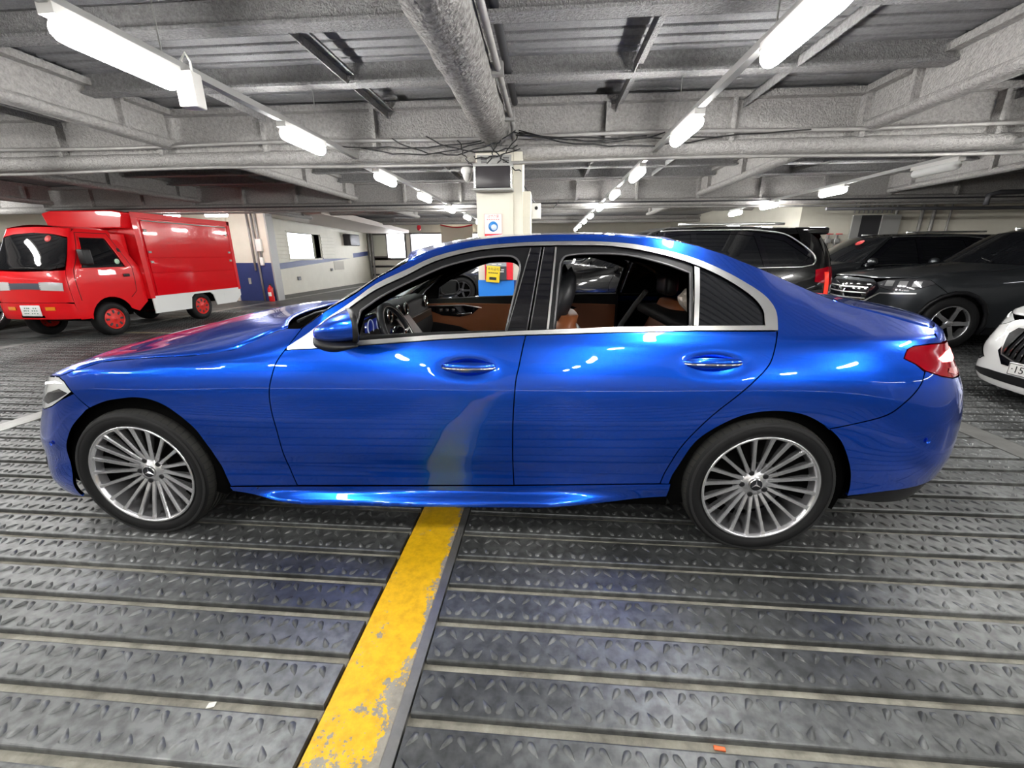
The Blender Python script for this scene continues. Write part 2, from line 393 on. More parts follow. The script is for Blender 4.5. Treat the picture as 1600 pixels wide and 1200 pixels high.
def simple_plank(x0,x1,y): far.add([(x0,y-PW,-.022),(x0,y-PW,0),(x0,y+PW,0),(x0,y+PW,-.022),(x1,y-PW,-.022),(x1,y-PW,0),(x1,y+PW,0),(x1,y+PW,-.022)],[(0,4,5,1),(1,5,6,2),(2,6,7,3),(0,1,2,3),(7,6,5,4)])
while True:
    y=ROW0+(k+.5)*RP; k+=1
    if y<-8.9: continue
    if y>23.8: break
    for (a,b),(ya,yb) in zip(BAYS+OUT+[(-12,-8.35),(-15,-12.2),(7.25,10.9),(11.1,14)],[(.2,10.5)]*2+[(1.6,10.2),(1.6,8.0)]+[(99,99)]*4):
        if ya<=y-.05 and y<yb+.17-.05 and (y<yb): continue
        simple_plank(a,b,y)
far.build('deck_plank_field',STEEL,FL,kind='stuff',fix=False)
MB().box(-.645,-.425,-8.9,23.5,-.022,.004).build('yellow_strip',YELLOW,FL,bevel=.003,label='worn yellow painted steel strip between the deck bays')
MB().box(-.425,-.392,-8.9,23.5,-.022,.001).build('strip_edge',STRIP,FL)
for xa,xb in ((-4.49,-4.30),(3.21,3.41),(-8.34,-8.16),(7.06,7.24)): MB().box(xa,xb,-8.9,23.5,-.022,.003).build('girder_strip',STRIP,FL,bevel=.002)
MB().box(-8.1,-3.4,6.9,6.98,.0005,.0035).build('floor_line',mat('faded yellow line',(.40,.38,.24),.7),FL,rot=(0,0,0))
# litter lying on the deck
PAPER=mat('white paper scrap',(.75,.74,.70),.8); ORNG=mat('orange plastic',(.75,.16,.05),.5)
lm=MB().add([(-.012,-.008,0),(.012,-.006,.001),(.013,.008,.003),(-.010,.009,.001)],[(0,1,2,3)]).add([(-.012,-.008,.001),(.012,-.006,.002),(.013,.008,.004),(-.010,.009,.002)],[(0,1,2,3)])
lm.build('paper_scrap',PAPER,loc=(-1.02,.868,-.020),rot=(0,0,.2),label='small white paper scrap in the floor groove left of the yellow strip',cat='litter')
MB().rbox(-.016,.016,-.006,.006,0,.006,.0025).build('plastic_fragment',ORNG,loc=(.515,.868,-.0215),rot=(0,0,-.1),label='orange plastic fragment lying in a floor groove',cat='litter')
MB().add([(-.012,-.008,0),(.012,-.008,0),(.013,.008,.003),(-.012,.006,.001)],[(0,1,2,3)]).add([(-.012,-.008,.002),(.012,-.008,.002),(.013,.008,.005),(-.012,.006,.003)],[(0,1,2,3)]).build('paper_scrap',PAPER,loc=(.93,.695,-.020),label='small white paper scrap in the floor groove at the right',cat='litter')
# ---- ceiling: deck plates, girders
ZD=2.80
CE=MB().box(-15,14,-9,24,ZD+.055,ZD+.25).build('ceiling',DECKU,kind='structure',label='grey corrugated steel deck ceiling')
CP=.137
def cplank(x0,x1):
    pr=[(-.060,.06),(-.050,.004),(-.044,0),(.044,0),(.050,.004),(.060,.06)]
    return MB().grid([[(x,y,ZD+z) for y,z in pr] for x in (x0,x1)],False).mesh('ceiling_plate',DECKU)
GX=[-7.45,-4.0,-.55,2.95,6.4]
CM=[cplank(GX[i]+.05,GX[i+1]-.05) for i in range(4)]
y=2.05
while y<9.1:
    if abs(y-4.75)>.1:
        for i in range(4):
            if i in (0,3) and y<3.0: continue
            mesh_obj('ceiling_plate',CM[i],CE,loc=(0,y,0))
    y+=CP
fm=MB(); y=-8.8
while y<23.5:
    pr=[(-.060,.06),(-.047,0),(.047,0),(.060,.06)]
    for a,b in zip([-14.8,-11,-7.45,-4,-.55,2.95,6.4,9.9],[-11,-7.45,-4,-.55,2.95,6.4,9.9,13.8]):
        if 1.99<y<9.1 and a>=-7.5 and b<=6.5 and not (y<3.0 and (a<-7 or b>6)): continue
        fm.grid([[(x,y+yy,ZD+z) for yy,z in pr] for x in (a+.05,b-.05)],False)
    y+=CP
fm.build('ceiling_plate_field',DECKU,CE,kind='stuff',fix=False)
def lump_tube(mb,p0,p1,rx,rz,n=14,amp=.08,seg=None,seed=1):
    """coated round flange between two points along x or y"""
    r=random.Random(seed); p0=Vector(p0);p1=Vector(p1); L=(p1-p0).length; m=seg or max(2,int(L/.12)); d=(p1-p0)/L; side=Vector((-d.y,d.x,0))
    P=[]
    for i in range(m+1):
        c=p0+(p1-p0)*i/m; P.append([tuple(c+side*math.cos(2*math.pi*k/n)*rx*(1+r.uniform(-amp,amp)*.6)+Vector((0,0,math.sin(2*math.pi*k/n)*rz*(1+r.uniform(-amp,amp)*.6)))) for k in range(n)])
    for row in P: row.append(row[0])
    mb.grid(P)
def girder_x(Y,x0,x1,z0=2.24,z1=2.74,m=SPRAYL,stiff=True):
    mb=MB(); mb.box(x0,x1,Y-.02,Y+.02,z0+.1,z1); mb.box(x0,x1,Y-.11,Y+.11,z1-.025,z1+.03)
    lump_tube(mb,(x0,Y,z0+.075),(x1,Y,z0+.075),.115,.072,seed=int(Y*10))
    g=mb.build('girder',m,CE,fix=False)
    if stiff:
        x=x0+.35
        st=MB().box(-.022,.022,-.10,.10,z0+.12,z1-.02).mesh('stiffener',m)
        while x<x1:
            mesh_obj('stiffener',st,g,loc=(x,Y,0)); x+=1.17
    return g
def girder_y(X,y0,y1,z0=2.40,z1=2.74,m=SPRAYL,r=.085):
    mb=MB(); mb.box(X-.02,X+.02,y0,y1,z0+.05,z1); mb.box(X-.10,X+.10,y0,y1,z1-.025,z1+.03)
    lump_tube(mb,(X,y0,z0+.05),(X,y1,z0+.05),r,.05,seed=int(X*7)+int(y0))
    g=mb.build('girder',m,CE,fix=False)
    st=MB().box(-.085,.085,-.02,.02,z0+.06,z1-.02).mesh('stiffener',m); y=y0+.9
    while y<y1-.3: mesh_obj('stiffener',st,g,loc=(X,y,0)); y+=1.4
    return g
GY=[-8.6,-4.15,.30,4.75,9.2,13.6,18.0]
for Y in GY[3:]:
    girder_x(Y,-15 if Y<12 else -9,14 if Y<10 else 5.9,z0=2.24 if Y<12 else 2.52)
for Y in GY[:3]: girder_x(Y,-12,12,stiff=False)
for i in range(2,6):
    for X in GX+[-10.9,9.9]:
        if i>=4 and (X<-8 or X>6 or i==5): continue
        if X==-.55 and i==2: continue
        girder_y(X,GY[i]+.12,GY[i+1]-.12)
mb=MB(); lump_tube(mb,(-.56,.42,2.52),(-.56,4.66,2.52),.165,.165,n=20,amp=.10,seed=5); lump_tube(mb,(-.56,.42,2.66),(-.56,4.66,2.66),.13,.10,n=14,amp=.1,seed=9)
mb.box(-.70,-.42,.42,4.66,2.68,2.80)
mb.build('coated_girder',mat('rough sprayed coating',(.40,.385,.37),.95,noise=(28,.22,(.10,.095,.09)),bump=(45,1.0,.03)),CE,fix=False)
# secondary beams along x and angle bars along y under the deck
sb=lambda x0,x1,Y: MB().box(x0,x1,Y-.012,Y+.012,2.66,2.80).box(x0,x1,Y-.06,Y+.06,2.645,2.665).mesh('cross_beam',SPRAY)
for i in range(4):
    a,b=GX[i]+.03,GX[i+1]-.03
    me=sb(a,b,0)
    for Y in (3.86,2.95,5.65,6.6,7.5,8.4): mesh_obj('cross_beam',me,CE,loc=(0,Y,0))
    for Y in (10.1,11.0,11.9,12.8): mesh_obj('cross_beam',me,CE,loc=(0,Y,0))
ab=lambda L: MB().box(-.035,.035,-L/2,L/2,2.70,2.715).box(-.035,-.025,-L/2,L/2,2.64,2.715).mesh('angle_bar',SPRAY)
A1=ab(.80)
for X in (-1.60,.66,-2.9,1.85,-5.2,4.2):
    for Y in (3.40,4.30,5.2,6.12,7.05,7.95): mesh_obj('angle_bar',A1,CE,loc=(X,Y,0))
# conduits and cables along the main girder
def tubeobj(name,pts,r,m,n=8,parent=CE,**k): return MB().tube(pts,r,n).build(name,m,parent,fix=False,**k)
tubeobj('conduit',[(x,4.60+.01*math.sin(x*2),2.20+.012*math.sin(x*1.3)) for x in np.linspace(-9,9,40)],.016,PIPE)
tubeobj('conduit',[(x,4.60,2.425+.01*math.sin(x*1.7)) for x in np.linspace(-9,9,40)],.018,PIPE)
tubeobj('conduit',[(x,9.03,2.20+.01*math.sin(x)) for x in np.linspace(-11,11,30)],.02,PIPE)
tubeobj('conduit',[(x,9.03,2.30) for x in np.linspace(-11,11,30)],.014,DARKM)
tubeobj('conduit',[(-.355,y,2.52-.0*y) for y in np.linspace(.5,4.55,12)]+[(-.335,4.58,2.30)],.022,PIPE)
tubeobj('conduit',[(-.335,y,2.70) for y in np.linspace(.5,4.55,6)],.03,DARKM)
for y in (2.2,3.3,4.3): MB().box(-.42,-.32,y-.02,y+.02,2.48,2.56).build('conduit_clamp',GREYM,CE)
rr=random.Random(3)
def drape(a,b,sag,n=14,wob=.02,seed=0):
    q=random.Random(seed); return [tuple(np.array(a)*(1-t)+np.array(b)*t+np.array([q.uniform(-wob,wob),q.uniform(-wob,wob)*.4,-sag*4*t*(1-t)+q.uniform(-wob,wob)*.5])) for t in np.linspace(0,1,n)]
for a,b,s,sd in (((-2.3,4.56,2.40),(-.50,4.56,2.41),.06,1),((-1.9,4.55,2.36),(-.45,4.54,2.45),.12,2),((-1.2,4.55,2.44),(-.30,4.54,2.34),.10,3),((-.34,4.53,2.45),(1.6,4.56,2.37),.10,4),((-.3,4.53,2.44),(.9,4.56,2.40),.05,5),((-.34,4.55,2.43),(2.4,4.57,2.41),.05,6),((-.42,4.52,2.44),(-.62,4.52,2.12),-.03,7),((-.30,4.54,2.44),(-.56,4.52,2.12),.02,8),((-.9,4.55,2.40),(-.76,4.56,2.16),.03,9),((-1.55,4.54,2.42),(-.34,4.52,2.46),.17,12),((-.60,4.52,2.40),(-.28,4.52,2.10),.05,13),((-.28,4.53,2.46),(1.1,4.55,2.42),.09,14),((-.75,4.53,2.24),(-.30,4.53,2.30),.03,15)):
    tubeobj('cable',drape(a,b,s,seed=sd),.006,WIRE,5)
tubeobj('cable',drape((.2,8.9,2.30),(-.3,4.8,2.05),.2,seed=11),.008,WIRE,5)
# ---- column in the middle with its fittings
colx0,colx1,coly0,coly1=-.735,-.355,4.60,5.0
CO=MB().box(colx0,colx1,coly0,coly1,1.06,2.30).build('column',CREAM,kind='structure',bevel=.004,label='cream painted steel column with blue base behind the car')
MB().box(colx0-.004,colx1+.004,coly0-.004,coly1+.004,0,1.06).build('painted_base',mat('bright blue paint',(.02,.21,.72),.45),CO)
MB().box(colx1+.004,colx1+.085,coly0+.002,coly1,0,1.06).build('painted_base',BLUEW,CO)
MB().box(colx1+.002,colx1+.09,coly0+.02,coly1,1.06,2.30).build('side_cover',CREAM,CO,bevel=.003)
MB().box(colx1+.075,colx1+.17,coly0+.12,coly1+.1,0,1.95).build('side_cover',CREAM,CO,bevel=.003)
RED=mat('red board',(.72,.02,.035),.5)
SB=MB().box(-.662,-.362,4.578,4.598,1.065,1.42).build('notice_board',RED,label='red notice board on the column above its blue base',cat='notice board',bevel=.003)
MB().box(-.648,-.43,4.572,4.579,1.062,1.245).build('notice_panel',mat('dark notice',(.045,.05,.055),.4),SB)
MB().box(-.648,-.43,4.570,4.573,1.205,1.245).build('notice_header',mat('grey notice header',(.30,.33,.36),.4),SB)
for x_,w_,z_ in ((-.56,.05,1.226),(-.50,.035,1.226),(-.47,.03,1.17),(-.48,.045,1.15)): MB().box(x_-w_/2,x_+w_/2,4.5690,4.5702,z_-.005,z_+.005).build('notice_mark',PAPER,SB)
YS=mat('yellow sign plate',(.85,.62,.03),.45)
ys=MB().rbox(-.072,.072,-.004,.004,-.085,.085,.0035).build('yellow_sign',YS,loc=(-.572,4.563,1.125),rot=(0,.08,0),label='square yellow sign on the red notice board',cat='sign')
text('sign_text','주차금지',.033,mat('black print',(.02,.02,.02),.5),ys,(0,-.0052,.05),(math.pi/2,0,0),.0008)
for k in range(5): MB().box(-.05+k*.021,-.035+k*.021,-.0052,-.004,.008,.018).build('print_mark',MATS['black print'],ys)
MB().box(-.038,.038,-.0056,-.004,-.06,-.03).build('sign_bar',MATS['black print'],ys)
# white prohibition sign higher up
WS=MB().box(-.09,.09,-.003,.003,-.115,.10).build('smoking_sign',mat('white sign',(.85,.85,.84),.4),loc=(-.566,4.594,1.625),label='white sign with a blue round picture on the column',cat='sign')
text('sign_text','금연건물',.034,mat('red print',(.6,.05,.05),.5),WS,(0,-.0036,.075),(math.pi/2,0,0),.0006)
for k in range(6): MB().box(-.066+k*.023,-.050+k*.023,-.0040,-.003,.043,.050).build('print_mark',MATS['red print'],WS)
MB().lathe([(.0,-.0042),(.05,-.0042),(.05,-.003)],'y',28,(0,0,-.022)).build('sign_disc',mat('sign blue',(.03,.22,.60),.4),WS)
MB().lathe([(.0,-.0048),(.030,-.0048),(.030,-.004)],'y',20,(.008,0,-.030)).build('sign_disc',mat('sign pale blue',(.60,.70,.90),.4),WS)
MB().box(-.09,.09,-.0042,-.003,-.115,-.093).build('sign_band',RED,WS)
MB().tube([(-.09,-.0035,-.115),(.09,-.0035,-.115),(.09,-.0035,.10),(-.09,-.0035,.10)],.0016,5,closed=True).build('sign_border',MATS['red print'],WS,fix=False)
# dark wall box on the column, vent plate above it, dome camera beside it
BX=empty('wall_box',(-.545,4.60,1.95),label='dark glass fronted wall box near the top of the column',cat='wall box')
MB().rbox(-.185,.185,-.14,0,.0,.20,.012).build('box_body',mat('dark box',(.035,.032,.035),.25,spec=.6),BX)
MB().box(-.195,.195,-.15,-.0,.195,.215).build('box_lid',GREYM,BX,bevel=.004)
MB().box(-.195,.195,-.15,-.0,-.02,.0).build('box_tray',GREYM,BX,bevel=.004)
for sx in (-1,1): MB().box(sx*.178-.008,sx*.178+.008,-.148,-.13,.0,.195).build('box_edge',mat('bright trim',(.75,.75,.74),.25,.8),BX,bevel=.003)
VP=MB().box(-.17,.17,-.03,0,0,.09).build('vent_plate',GREYM,loc=(-.545,4.60,2.175),label='grey vent plate above the dark wall box',cat='vent')
for sx in (-.10,.12):
    for k in range(4): MB().box(sx-.03,sx+.03,-.034,-.028,.018+k*.014,.026+k*.014).build('louvre',DARKM,VP)
DC=empty('dome_camera',(-.82,4.58,2.07),label='white dome security camera beside the column',cat='camera')
WHITEP=mat('white plastic',(.80,.79,.76),.4)
MB().lathe([(0,.085),(.055,.085),(.06,.07),(.058,.045),(.05,.03)],'z',24).build('housing',WHITEP,DC)
MB().lathe([(.045,.03),(.042,.0),(.03,-.03),(.012,-.045),(0,-.048)],'z',24).build('dome',mat('milky dome',(.55,.54,.52),.2),DC)
MB().box(.05,.10,-.02,.02,.04,.08).build('bracket',WHITEP,DC,bevel=.004)
SP=empty('siren_speaker',(-.13,5.0,1.70),label='small white siren box on the right of the column',cat='siren')
MB().rbox(-.05,.05,-.06,.0,0,.16,.006).build('siren_body',WHITEP,SP)
MB().lathe([(0,-.066),(.018,-.066),(.018,-.06)],'y',16,(0,0,.11)).build('siren_eye',WIRE,SP)
# ---- outer walls
def wall(name,x0,x1,y0,y1,z0,z1,m=CREAM,**k): return MB().box(x0,x1,y0,y1,z0,z1).build(name,m,kind='structure',**k)
# left: pillar wall at y=12.4, long side wall at x=-9.2 behind it
WL=wall('wall_left',-15,-8.25,12.4,12.7,0,2.8,label='cream wall behind the red truck')
MB().box(-9.42,-8.25,12.39,12.4,0,1.12).build('blue_dado',BLUEW,WL)
MB().box(-8.25,-8.2,12.39,12.72,0,2.75).build('corner_guard',GREYM,WL)
MB().box(-9.50,-9.42,12.33,12.40,0,2.7).build('corner_post',CREAM,WL)
for x,z0 in ((-8.62,0),(-8.75,.9),(-8.50,1.2)): MB().cyl((x,12.36,z0),(x,12.36,2.7),.03,n=10).build('wall_pipe',PIPE,WL)
MB().rbox(-8.58,-8.42,12.30,12.39,1.45,1.80,.01).build('meter_box',WHITEP,label='white meter box on the blue and cream wall',cat='meter box')
MB().rbox(-8.55,-8.45,12.32,12.39,1.05,1.28,.008).build('notice_card',WHITEP,label='small white card under the meter box',cat='card')
MB().rbox(-9.05,-8.97,12.36,12.39,.50,.68,.006).build('socket_plate',GREYM,label='grey socket plate on the blue dado',cat='socket')
EX=empty('fire_extinguisher',(-8.30,12.22,0),label='red fire extinguisher standing at the blue wall corner',cat='extinguisher')
MB().lathe([(0,.0),(.075,.0),(.08,.02),(.08,.36),(.06,.42),(.025,.45),(.025,.48),(0,.48)],'z',20).build('cylinder',mat('extinguisher red',(.60,.015,.015),.3),EX)
MB().box(-.02,.06,-.012,.012,.47,.52).build('valve_handle',DARKM,EX); MB().tube([(.03,0,.48),(.10,0,.44),(.10,0,.15)],.012,8).build('hose',WIRE,EX,fix=False)
MB().lathe([(.0815,.16),(.0815,.28)],'z',20,a0=3.6,a1=5.4).build('paper_label',WHITEP,EX,fix=False)
# side wall with window (built round the opening)
XW=-9.2; wy0,wy1,wz0,wz1=14.95,17.1,1.22,2.12
SW=wall('wall_side',XW-.3,XW,12.7,22,0,wz0,label='stained cream side wall with a sloping blue stripe')
for a in ((12.7,wy0,wz0,wz1),(wy1,22,wz0,wz1),(12.7,22,wz1,3.0)): MB().box(XW-.3,XW,a[0],a[1],a[2],a[3]).build('wall_piece',CREAM,SW)
MB().prism([(13.0,.80),(21.8,1.32),(21.8,1.52),(13.0,1.0)],'x',XW,XW+.006).build('blue_stripe',BLUEW,SW)
MB().box(XW,XW+.01,18.1,19.0,.72,1.08).build('vent_grille',mat('beige grille',(.42,.39,.33),.6),SW)
MB().box(XW,XW+.03,17.75,17.9,.70,.80).build('socket_plate',DARKM,SW)
MB().box(XW,XW+.03,15.2,15.4,.45,.58).build('socket_plate',DARKM,SW)
MB().box(XW,XW+.03,17.25,20.0,wz0-.02,wz1).build('slat_backing',CREAM,SW)
for k in range(7): MB().box(XW+.03,XW+.05,17.15,18.2,wz0+.02+k*.13,wz0+.13+k*.13).build('wall_slat',CREAM,SW,bevel=.004)
for k in range(7): MB().box(XW+.0,XW+.02,13.6,14.9,wz0+.02+k*.13,wz0+.13+k*.13).build('wall_slat',CREAM,SW,bevel=.004)
wf=MB()
for a in ((wy0-.06,wy0,wz0-.06,wz1+.06),(wy1,wy1+.06,wz0-.06,wz1+.06),(wy0,wy1,wz1,wz1+.06),(wy0,wy1,wz0-.06,wz0)): wf.box(XW-.2,XW+.02,*a)
W1=wf.build('window_1',CREAM,kind='structure',label='bright open window in the side wall')
PANE=mat('window glass',(1,1,1),.02,trans=1.0,ior=1.05,spec=.2)
MB().box(XW-.12,XW-.115,wy0,wy1,wz0,wz1).build('pane',PANE,W1)
MB().rbox(XW,XW+.35,19.2,20.2,1.75,2.25,.04).build('wall_fan',DARKM,label='dark wall fan high on the cream side wall',cat='fan')
# far wall with two openings
YF=22.0; o1=(-8.2,-7.28,1.2,2.36); o2=(-6.95,-3.0,.6,2.34)
WB=wall('wall_back',-9.5,14,YF,YF+.3,2.36,3.0,label='far cream wall above the bright windows')
for a in ((-9.5,o1[0],0,2.36),(o1[1],o2[0],0,2.36),(o2[1],14,0,2.36),(o1[0],o1[1],0,o1[2]),(o2[0],o2[1],0,o2[2])): MB().box(a[0],a[1],YF,YF+.3,a[2],a[3]).build('wall_piece',CREAM,WB)
wf=MB().box(-9.05,o1[0],YF-.06,YF,1.1,2.4).box(-9.05,-6.95,YF-.06,YF,1.08,1.2).box(-9.05,-6.95,YF-.06,YF,2.36,2.42).box(-7.28,-7.2,YF-.06,YF,1.1,2.4)
W2=wf.build('window_2',mat('dark window frame',(.10,.09,.085),.5),kind='structure',label='dark framed window in the far wall')
MB().box(-8.95,-8.25,YF-.09,YF-.06,1.28,2.3).build('blind',mat('pale blind',(.50,.51,.44),.6),W2)
MB().box(o1[0],o1[1],YF+.1,YF+.105,o1[2],o1[3]).build('pane',PANE,W2)
W3=MB().box(-6.99,-6.93,YF-.05,YF,.6,2.4).box(-6.95,-3.0,YF-.05,YF,2.33,2.4).build('window_3',MATS['dark window frame'],kind='structure',label='wide bright window in the far wall')
MB().box(o2[0],o2[1],YF+.1,YF+.105,o2[2],o2[3]).build('pane',PANE,W3)
for k in range(2): MB().cyl((-9.1,YF-.1,.35+.42*k),(-5,YF-.1,.35+.42*k),.05,n=8).build('guard_rail',DARKM,WB)
for x in (-9.1,-8.95,-9.35): MB().cyl((x,YF-.15,0),(x,YF-.15,2.9),.06,n=8).build('wall_pipe',PIPE,WB)
BN=MB().grid([[(x,YF-.3+.03*math.sin(x*5),2.75-.12*math.sin((x+5.3)*1.9) if j==0 else 1.9) for j in range(2)] for x in np.linspace(-5.3,-3.7,14)]).build('banner',mat('pale banner',(.75,.66,.52),.7),label='pale banner with a red upper edge hanging at the far wall',cat='banner')
MB().tube([(x,YF-.32+.03*math.sin(x*5),2.75-.12*math.sin((x+5.3)*1.9)) for x in np.linspace(-5.3,-3.7,14)],.035,6).build('banner_hem',RED,BN,fix=False)
AL=empty('alarm_bell',(-5.9,20,2.40),label='small red alarm lamp hanging before the far wall',cat='alarm'); MB().lathe([(0,0),(.08,.02),(.10,.12),(.08,.22),(0,.24)],'z',14).build('alarm_body',RED,AL); MB().lathe([(0,.24),(.05,.24),(.05,.39),(0,.39)],'z',10).build('alarm_stem',WHITEP,AL)
# awning-like bright canopy over the ramp opening
MB().prism([(13.0,2.52),(21.3,2.36),(21.3,2.50),(13.0,2.72)],'x',-8.9,-6.8).build('ramp_soffit',mat('pale soffit',(.60,.53,.48),.5),CE)
# right: wall at y=11 and the return at x=5.9
WR=wall('wall_right',5.9,14,11.0,11.3,0,2.8,label='cream wall behind the dark cars on the right')
MB().box(5.9,6.0,11.3,22,0,2.8).build('wall_piece',CREAM,WR)
for x,r in ((7.95,.03),(8.5,.035),(8.75,.035),(9.1,.02)): MB().cyl((x,10.95,1.0),(x,10.95,2.75),r,n=8).build('wall_pipe',PIPE,WR)
for k in range(9): MB().cyl((7.05+k*.1,10.97,2.2),(7.05+k*.1,10.97,2.75),.014,n=6).build('wall_conduit',PIPE,WR)
DB=empty('distribution_cabinet',(7.35,10.98,1.55),label='open dark distribution cabinet on the cream right wall',cat='cabinet')
MB().box(-.22,.22,-.15,0,0,.60).build('cabinet_body',DARKM,DB); MB().box(.22,.62,-.18,-.14,0,.60).build('cabinet_door',GREYM,DB,rot=(0,0,0)); MB().box(-.40,-.22,-.17,-.13,0,.60).build('cabinet_door',GREYM,DB)
for k in range(4):
    VB=empty('valve',(5.98+.0*k+6.05-5.98+k*.2+.1,10.94,1.45),label='grey valve %s in the row beside the cabinet'%(['at the left end','second from the left','third from the left','at the right end'][k]),cat='valve',group='valves beside the cabinet')
    MB().cyl((0,0,0),(0,0,.28),.035,n=10).build('valve_pipe',PIPE,VB); MB().rbox(-.06,.06,-.06,.06,.10,.20,.01).build('valve_body',GREYM,VB); MB().cyl((-.07,-.08,.3),(.07,-.08,.3),.012,n=6).build('valve_handle',RED,VB)
tubeobj('conduit',[(5.2,8.9,2.12),(8.0,8.9,2.10),(11,8.9,2.12)],.03,DARKM)
tubeobj('conduit',[(6.7,7.5,2.02),(6.7,7.5,2.16),(6.85,7.5,2.2),(11,7.5,2.26)],.035,DARKM)
# walls out of view that close the level
wall('wall_front',-15,14,-9.3,-9.0,0,2.8); wall('wall_outer_left',-15.3,-15,-9,24,0,2.8); wall('wall_outer_right',14,14.3,-9,24,0,2.8)
# ---- tube lights in rows
LENS=mat('lit lens',(1,1,1),.3,emit=(1.0,.985,.95),estr=LAMP_STRENGTH); OFFL=mat('unlit lens',(.72,.73,.72),.35)
FIX=mat('fixture white',(.62,.61,.59),.45)
hm=MB().box(-.035,.035,-.30,.30,.035,.075).mesh('housing',FIX)
lm_=MB()
prof=[(0,-.285),(.02,-.283),(.036,-.275),(.045,-.258),(.048,-.23),(.048,.23),(.045,.258),(.036,.275),(.02,.283),(0,.285)]
lm_.lathe(prof,'y',14)
lens_on=lm_.mesh('lens',LENS); lens_off=lm_.mesh('lens',OFFL)
cm_=MB().box(-.003,.003,-.003,.003,.07,.62).mesh('hanger',GREYM)
ORD=['nearest','second','third','fourth','fifth','sixth','seventh','eighth','ninth']
def light(x,y,z,label,group,on=True,s=1.0,rz=0):
    t=empty('tube_light',(x,y,z),rz,label=label,cat='light',group=group); t.scale=(1,s,1)
    mesh_obj('housing',hm,t); mesh_obj('lens',lens_on if on else lens_off,t); mesh_obj('hanger',cm_,t,loc=(0,.24,0)); return t
for side,x in (('left',-1.98),('right',1.02)):
    for i,y in enumerate((2.14 if side=='left' else 2.15,3.66,5.45,7.15,9.0,10.9,12.7,14.6,16.5)):
        light(x,y,2.2,'%s lit tube light of the row hanging %s of the column'%(ORD[i],side),'tube lights in the %s row'%side)
    for y in (.4,-1.3,-3.0,-4.8,-6.6): light(x,y,2.2,'lit tube light behind the viewer in the %s row'%side,'tube lights behind, %s row'%side)
    MB().box(x-.022,x+.022,-8.5,17.2,2.27,2.31).build('light_rail',GREYM,CE)
for i,(y,on) in enumerate(((5.46,False),(7.2,True),(9.1,True),(10.6,True))): light(4.25,y,2.2,'%s tube light of the row over the parked dark cars%s'%(ORD[i],'' if on else ', unlit'),'tube lights over the right cars',on)
MB().box(4.23,4.27,-8.5,10.9,2.27,2.31).build('light_rail',GREYM,CE)
for y in (-5.5,-3.5,-1.5,.6,2.3,3.7): light(4.25,y,2.2,'lit tube light of the far right row, unseen, partly added as fill','tube lights behind, far right row'); light(-5.4,min(y,3.45),2.2,'lit tube light of the far left row, unseen, partly added as fill','tube lights behind, far left row')  # last two pairs added out of view to brighten left ceiling and right cars
for i,(x,y) in enumerate(((-8.05,10.3),(-9.3,10.3),(-12.5,8.2))): light(x,y,2.28,'%s above the red truck'%(['lit tube light over the box end','lit tube light over the middle of the box','lit tube light at the far left'][i]),'tube lights over the truck',rz=math.pi/2)
for y in (1.0,2.8,4.4,5.7): light(-9.3,y,2.2,'added unseen tube light brightening the red truck','added tube lights for the truck')  # unseen lamps added to light the truck front
PB=MB().rbox(-.05,.05,-.04,.04,-.08,.09,.008).build('power_box',WHITEP,loc=(-1.96,2.50,2.18),label='white power box at the end of the nearest left tube light',cat='power box')
MB().tube([(-.01,0,.09),(-.02,0,.15),(.01,0,.18),(.03,0,.14),(.03,0,.09)],.006,6).build('loop_cable',WHITEP,PB,fix=False)
# ================================================================ BLUE SEDAN
def paint(name,col,flake=.35,rough=.38,metal=.75):
    m=mat(name,col,rough,metal,coat=1.0,spec=.5,coat_rough=.015); return m
BLUE=paint('blue metallic paint',(.003,.085,.68),rough=.25,metal=.92)
CHROME=mat('satin chrome',(.86,.86,.85),.30,1.0); SHINY=mat('chrome',(.75,.75,.76),.08,1.0)
GLOSSB=mat('gloss black',(.004,.004,.006),.06,0,coat=1.0); BLACK=mat('black plastic',(.006,.006,.007),.45,spec=.35); RUBBER=mat('black rubber',(.007,.007,.0075),.6,spec=.3)
SOFT=mat('black trim',(.010,.010,.011),.65,spec=.3,bump=(400,.2,.001)); TAN=mat('tan leather',(.27,.085,.03),.45,bump=(250,.15,.001)); BLKL=mat('black leather',(.020,.021,.024),.4,bump=(220,.2,.001))
TINT=mat('dark tinted glass',(.006,.0065,.008),.03,0,spec=.6,coat=.6); CLEAR=mat('windscreen glass',(.85,.92,.90),.0,trans=1.0,ior=1.12)
DARKV=mat('dark void',(.003,.003,.003),.95,spec=.0)
S=SEDAN
UMIN=S.xf-S.fs[-1]-.0023; UMAX=S.xr+S.rs[-1]+.0023
CARX,CARY,CARR=-1.931,2.5195,.0314
# outlines in (u,z)
A_F=[(-.393,.299),(-.379,.437),(-.332,.560),(-.255,.640),(-.213,.668)]; A_F2=[(-.119,.702),(-.029,.716),(.043,.722),(.13,.712),(.22,.673),(.313,.585),(.363,.458),(.387,.304),(.394,.255)]
D_FRONT=[(.730,.268),(.708,.392),(.704,.566),(.698,.672),(.702,.76),(.722,.83),(.742,.880),(.778,.932)]
D_B=[(1.771,.297),(1.767,.433),(1.769,.622),(1.780,.80),(1.793,.866),(1.811,.955),(1.822,.998)]
D_REAR=[(2.438,.322),(2.463,.424),(2.506,.533),(2.606,.672),(2.757,.813),(2.838,.890),(2.872,.957),(2.896,1.018)]
A_R=[(2.477,.314),(2.489,.37),(2.541,.518),(2.604,.597),(2.721,.671),(2.844,.698),(2.961,.688),(3.055,.645)]
A_R2=[(3.150,.568),(3.222,.448),(3.262,.36),(3.280,.285)]
B_SEAM=[(3.091,.623),(3.178,.646),(3.307,.687),(3.382,.743),(3.464,.812),(3.500,.858)]
